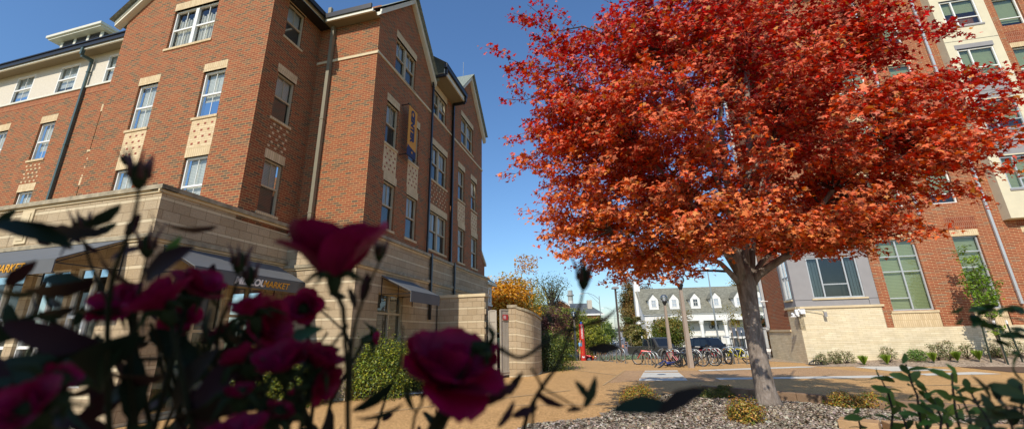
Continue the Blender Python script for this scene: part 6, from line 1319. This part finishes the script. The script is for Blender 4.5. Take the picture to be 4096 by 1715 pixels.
bloom(625,1185,220,.37,up*.8-aw*.1-R2*.4,3,.85); bloom(800,1130,200,.4,up*.9+aw*.1+R2*.5,4,.9); bloom(470,1195,160,.42,up*.6-aw*.4,41,1.1)
bloom(1000,1225,170,.36,up*1.+aw*.1-R2*.35,5,.55); bloom(1075,1290,210,.37,up*.3+R2*.8-aw*.1,6,.8)
bloom(1125,1430,210,.33,up*.8-aw*.2,7,.85); bloom(960,1420,150,.35,up*.8-R2*.5,71,.6)
bloom(1212,1225,150,.42,up*.4-aw*.6+R2*.2,8,1.); bloom(1290,1430,180,.33,up*.8+R2*.45+aw*.1,9,.65); bloom(1300,1535,170,.33,R2*.8-up*.2-aw*.2,10,.7)
bloom(85,1615,170,.31,up*.6-aw*.4,11,1.); bloom(950,1715,180,.31,up*1.,12,1.); bloom(238,1508,75,.33,up*.6+R2*.6,13,.7); bloom(1500,1352,55,.5,R2*.9+up*.1,14,.4,(3,3,2)); bloom(960,1560,90,.33,up,15,.6); bloom(1120,1640,80,.33,up*.6+R2*.4,16,.8); bloom(1085,1370,120,.45,up*.5-R2*.6,17,.6); bloom(1970,1400,90,.3,R2*.9-up*.2,18,.3,(3,3,2))
bloom(900,1310,90,.42,up*.6-R2*.3,19,.8); bloom(1180,1560,70,.45,up*.5-R2*.3,20,.8); bloom(720,1270,110,.45,up*.2+R2*.3-aw*.4,21,1.)
def stemline(pts,r0,r1,name='rose_stem'):
    m_=MB(); q=[atD(*p)-RO for p in pts]; fine=[]
    for i in range(len(q)-1):
        P0,P1,P2,P3=[q[max(0,min(len(q)-1,i+o_))] for o_ in (-1,0,1,2)]
        for t in (0,.25,.5,.75): fine.append(.5*((2*P1)+(P2-P0)*t+(2*P0-5*P1+4*P2-P3)*t*t+(3*P1-P0-3*P2+P3)*t**3))
    fine.append(q[-1]); n=len(fine); m_.tube(fine,[.68*(r0+(r1-r0)*i/(n-1)) for i in range(n)],7)
    return m_.build(name,STEMM,rb_,smooth=True)
def bud(px,py,D,hpx,ang,seed,red=True):
    r=random.Random(seed); o=atD(px,py,D)-RO; h=hpx/1625*D; a=img(ang); m_=MB(); m_.tube([o-a*h*.5,o-a*h*.3,o-a*h*.05,o+a*h*.25,o+a*h*.5],[h*.09,h*.22,h*.27,h*.2,h*.05],10); b=m_.build('rose_bud',SEP,rb_,smooth=True); m_=MB()
    for k in range(5):
        an=k*1.257+seed; X=a.orthogonal().normalized(); Y=a.cross(X); rd=X*math.cos(an)+Y*math.sin(an); m_.tube([o-a*h*.1+rd*h*.25,o+a*h*.35+rd*h*.3,o+a*h*(.75+.3*r.random())+rd*h*(.35+.35*r.random())],[h*.1,h*.07,h*.01],4)
    m_.build('sepal',plain('red_green_sepal',c('#4a2420'),.6,var=.3),b,smooth=True)
bud(556,700,.36,85,86,1); bud(2335,1110,.36,95,88,2); bud(958,1050,.38,75,80,3); bud(1000,1105,.42,70,85,4); bud(588,985,.4,70,92,5); bud(500,640,.6,30,95,6); bud(330,905,.45,55,95,7); bud(1520,1010,.33,70,80,8)
stemline([(2335,1140,.36),(2318,1230,.36),(2278,1330,.36),(2235,1450,.355),(2170,1545,.35),(2110,1660,.35),(2085,1790,.35)],.0014,.0032)
stemline([(1940,1372,.31),(2000,1395,.31),(2080,1430,.32),(2160,1385,.33),(2230,1335,.345),(2278,1318,.36)],.0026,.0018)
stemline([(2278,1325,.36),(2340,1300,.36),(2400,1270,.36)],.002,.001); stemline([(2278,1330,.36),(2240,1290,.36),(2215,1262,.36)],.002,.0008)
stemline([(2125,1470,.33),(2165,1545,.34),(2140,1600,.34),(2120,1790,.34)],.0014,.002); stemline([(2165,1548,.34),(2260,1600,.34),(2310,1630,.34)],.0014,.0008)
stemline([(556,740,.36),(545,830,.36),(505,960,.36),(450,1120,.37),(430,1350,.38),(440,1800,.4)],.0013,.003)
stemline([(958,1090,.38),(930,1180,.39),(880,1300,.4),(860,1500,.42),(850,1800,.44)],.0012,.003); stemline([(1000,1140,.42),(980,1250,.42),(900,1400,.42)],.0012,.002)
stemline([(588,1020,.4),(560,1150,.4),(540,1300,.4),(520,1500,.4),(560,1800,.42)],.0012,.003); stemline([(330,930,.45),(360,1050,.45),(430,1200,.42)],.001,.002)
stemline([(1520,1045,.33),(1470,1150,.34),(1420,1300,.34),(1395,1480,.34)],.0012,.0022); stemline([(1392,1300,.34),(1330,1380,.36),(1250,1500,.4)],.0018,.0018); stemline([(1800,1640,.33),(1740,1715,.34),(1690,1800,.35)],.006,.007)
stemline([(1650,1540,.36),(1690,1600,.36),(1660,1660,.37),(1640,1800,.38)],.0012,.002); stemline([(1270,1230,.5),(1340,1290,.45),(1400,1370,.4),(1400,1600,.38)],.0015,.002)
stemline([(0,1560,.5),(200,1480,.48),(400,1440,.46),(700,1430,.45),(980,1380,.43),(1180,1300,.43)],.003,.002); stemline([(150,1250,.45),(300,1330,.45),(500,1380,.44),(760,1320,.44)],.002,.002); stemline([(700,1800,.42),(720,1600,.42),(650,1400,.42),(600,1290,.42)],.003,.002); stemline([(1000,1800,.42),(1080,1620,.42),(1200,1480,.42),(1310,1330,.45)],.0028,.0016)
for i,(x,dx) in enumerate(((180,60),(300,-80),(620,90),(760,-60),(920,50),(1150,-90),(1480,60),(90,30))): stemline([(x,1800,.5+.04*(i%3)),(x+dx,1600,.5),(x+dx*2,1450,.48),(x+dx*2.2,1300,.47)],.0028,.001)
# leaves: placed ones, then the thicket
TP_=oval_tpl(.36)
LPs=[];LNs=[];LUs=[];LSs=[];LCs=[]
rl=np.random.default_rng(77); CL=['#2a3420','#34281e','#1e2818','#40201e','#3a2226']
def lf(px,py,lpx,ang,D,tilt=.5,roll=None,col=None):
    u=img(ang); a=rl.normal(0,.35) if roll is None else roll; v=img(ang+90); n=(v*math.sin(tilt)*(1 if rl.random()<.5 else -1)+(-cF)*math.cos(tilt)).normalized(); n=(n+u*a*.5).normalized()
    LPs.append(atD(px,py,D)); LNs.append(n); LUs.append(u); LSs.append(lpx*.86/1625*D); LCs.append(lin(col) if col else lin(CL[rl.integers(0,5)]))
for q in ((2412,1272,150,24,.36,.9),(2412,1392,135,2,.35,.45),(2200,1275,70,120,.36,.7),(2040,1412,95,-20,.32,.9),(2198,1600,130,-28,.34,.5),(2362,1572,130,62,.34,.3),(2330,1560,95,130,.34,.5),(2580,1625,250,3,.31,1.15),(2720,1600,200,17,.30,1.1),(2297,1636,65,0,.34,.9),(2098,1646,110,20,.34,.6),(2060,1535,110,60,.32,.7),
          (1998,1575,150,38,.31,.6),(2025,1660,120,50,.33,.5),(1490,1595,190,32,.36,.7),(1515,1655,185,5,.36,.9),(1885,1632,115,2,.36,1.0),(1640,1600,120,95,.35,.6),(1700,1570,80,60,.35,.6),(655,1055,225,28,.38,.35,None,'#30181a'),(690,985,80,50,.38,.5,None,'#5a7a3a'),(235,915,240,-14,.42,.9,None,'#2a3038'),(120,925,200,-4,.42,1.),(75,1100,110,40,.45,.4),(225,1155,200,4,.45,.9,None,'#30181a'),(50,1172,110,-5,.45,.8),(215,1350,230,-25,.40,.3),(750,910,180,-10,.45,1.15),(410,870,120,30,.42,.9),(530,905,90,60,.4,.5,None,'#3a1c1c'),(450,1080,150,-40,.4,.6),(500,1010,120,20,.42,.8),(620,880,70,-60,.4,.8),(1460,1150,120,75,.34,.5,None,'#3a1c1c'),(1410,1190,90,-70,.34,.7),(1350,1180,80,160,.4,.6),(300,1460,400,28,.40,.8),(120,1490,300,-8,.40,.9),(500,1500,260,10,.4,.8),(880,1520,260,48,.36,.4),(760,1520,250,55,.38,.5),(880,1620,300,10,.36,.7),(1230,1420,230,12,.40,.8),(1180,1360,220,20,.42,.9,None,'#3d5a36'),(930,1340,160,-30,.4,.6),(1000,1345,150,20,.4,.6),(400,1250,200,10,.42,.8),(700,1380,200,-30,.42,.6),(830,1300,110,100,.42,.5),(250,1120,140,-10,.5,.8),(10,1330,160,20,.42,.7),(1650,1380,70,-100,.4,.5)):
    lf(*q)
def fill(n,x0,x1,y0,y1,D0,D1,l0=90,l1=230,cover=None):
    for _ in range(n):
        x=x0+(x1-x0)*rl.random(); y=y0+(y1-y0)*rl.random(); D=D0+(D1-D0)*rl.random()
        lf(x,y,(l0+(l1-l0)*rl.random())*.42/D*.78,rl.uniform(0,360),D,rl.uniform(.1,1.1))
fill(58,-60,1000,1440,1780,.36,.62,130,260); fill(18,0,560,1380,1480,.4,.6,110,220); fill(16,950,1420,1590,1780,.4,.6,90,190); fill(10,600,1150,1330,1480,.42,.6,90,170); fill(7,150,700,1230,1380,.42,.6,80,160); fill(7,380,900,1050,1250,.42,.6,70,140); fill(9,1400,2050,1660,1780,.4,.55,70,130); fill(10,-40,250,1180,1400,.42,.6,90,180); fill(8,-40,420,860,1000,.45,.6,60,120); fill(7,900,1400,1260,1560,.42,.6,60,120)
leaves('leaves',np.array([tuple(p) for p in LPs]),np.array([tuple(p) for p in LNs]),np.array(LSs),TP_,RL,np.array(LCs),rb_,U=np.array([tuple(p) for p in LUs]),loc=None,rs=rl)
lm=[o for o in rb_.children if o.name.startswith('leaves')][0]; lm.data.transform(Matrix.Translation(-RO))
# right-hand leafy twigs
def twigbush(name,label,base,twigs,col,cat='shrub',lpx=40,seed=5,tilt0=.2):
    g=empty(name,base,0,label,cat); rr=np.random.default_rng(seed); P_=[];N_=[];U_=[];S_=[];sts=[]
    for pts in twigs:
        q=[atD(*p) for p in pts]; D=pts[0][2]; st=MB(); sts.append(st); st.tube([p-g.location for p in q],[.0024*D/1.2]+[.0019*D/1.2]*(len(q)-2)+[.0012],5)
        L_=[(q[i+1]-q[i]).length for i in range(len(q)-1)]; tot=sum(L_); d=tot*.15; k=0
        while d<tot:
            a=d; i=0
            while i<len(L_)-1 and a>L_[i]: a-=L_[i]; i+=1
            p=q[i].lerp(q[i+1],min(1,a/L_[i])); ax_=(q[i+1]-q[i]).normalized()
            for sg in (-1,1):
                sd=(R2*sg*(.9 if k%2 else .55)+(cF*(.5 if k%2 else -.6))+ax_*.55+Vector(rr.normal(0,.2,3))).normalized(); s=lpx/1625*D*rr.uniform(.7,1.2); P_.append(p+sd*s*.5); U_.append(sd); N_.append(Vector((0,0,1))*.8+Vector(rr.normal(0,.45,3))-cF*tilt0); S_.append(s)
            d+=lpx/1625*D*rr.uniform(.45,.7); k+=1
        P_.append(q[-1]+ax_*.01); U_.append(ax_); N_.append(Vector(rr.normal(0,1,3))); S_.append(lpx/1625*D*.8)
    o=leaves('foliage',np.array([tuple(p) for p in P_]),np.array([tuple(p) for p in N_]),np.array(S_),oval_tpl(.5),leafmat(name+'_leaf',.3,.5,spec=.2),pick(col,len(P_),rr,.2).clip(0,1),g,U=np.array([tuple(p) for p in U_]),rs=rr); o.data.transform(Matrix.Translation(-g.location)); [q_.build('twig',BARKD,g,smooth=True) for q_ in sts]; return g
GR=['#566e2a','#667e34','#465c22','#728a3e']
twigbush('leafy_bush','green leafy bush with upright twigs in the lower right foreground',(1.1,1.0,.5),[
 [(3690,1760,1.25),(3669,1581,1.25),(3646,1530,1.25),(3634,1492,1.25),(3623,1454,1.25)],[(3560,1760,1.3),(3572,1640,1.3),(3552,1570,1.3),(3525,1515,1.3)],[(3850,1760,1.2),(3822,1640,1.2),(3812,1560,1.2),(3806,1492,1.2)],[(3760,1760,1.25),(3765,1670,1.25),(3735,1600,1.25),(3700,1560,1.25)],
 [(3960,1760,1.1),(3950,1670,1.1),(3905,1610,1.1),(3880,1560,1.1)],[(3890,1760,1.15),(3880,1660,1.15),(3850,1600,1.15)],[(3450,1760,1.4),(3440,1700,1.4),(3430,1660,1.4)],[(3640,1760,1.4),(3620,1690,1.4),(3600,1640,1.4)],[(3800,1760,1.3),(3790,1700,1.3),(3770,1640,1.3)],[(3700,1780,1.3),(3710,1690,1.3),(3700,1640,1.3)]],GR,seed=5)
twigbush('leafy_bush','darker blurred leafy bush at the very bottom right corner',(.9,.6,.5),[
 [(4060,1790,.75),(4040,1650,.75),(3990,1580,.75)],[(4120,1790,.75),(4090,1660,.75),(4080,1540,.75)],[(3990,1790,.8),(3960,1690,.8),(3930,1640,.8)],[(3900,1790,.85),(3930,1720,.85),(3960,1650,.85)]],['#465430','#525f38','#384628'],lpx=52,seed=6)
twigbush('overhanging_twig','thin blurred green twig hanging in from the right edge',(1.2,.55,.5),[
 [(4200,1330,.72),(4060,1345,.72),(3975,1300,.72),(3890,1290,.72)],[(4200,1250,.72),(4020,1240,.72),(3880,1240,.72)],[(4200,1480,.72),(4110,1440,.72),(4050,1400,.72)]],['#46602c','#36501f','#56703c'],'twig',lpx=40,seed=7)
# unseen evergreen added behind the photographer to keep the roses in shade
rr=np.random.default_rng(5); eb=Vector((-1.75,-2.6,.5)); g=empty('added_shade_tree',eb,0,'tall dense evergreen added out of view to shade the rose bush','tree'); m_=MB(); m_.tube([(0,0,-.4),(0,0,3),(0,0,6.)],[.14,.1,.02],8); m_.build('trunk',BARK,g)
n=26000; z=rr.random(n)**.8*6.1+.15; a=rr.uniform(0,6.28,n); rad=(1.75*(1-(z/6.4)**1.6)+.1)*rr.uniform(.35,1.05,n); P_=np.stack([np.cos(a)*rad,np.sin(a)*rad,z],1)
leaves('crown',P_,rr.normal(size=(n,3)),rr.uniform(.09,.2,n),QUAD,LEAF,pick(['#24361c','#2e4222','#1e2c18'],n,rr),g,rs=rr)
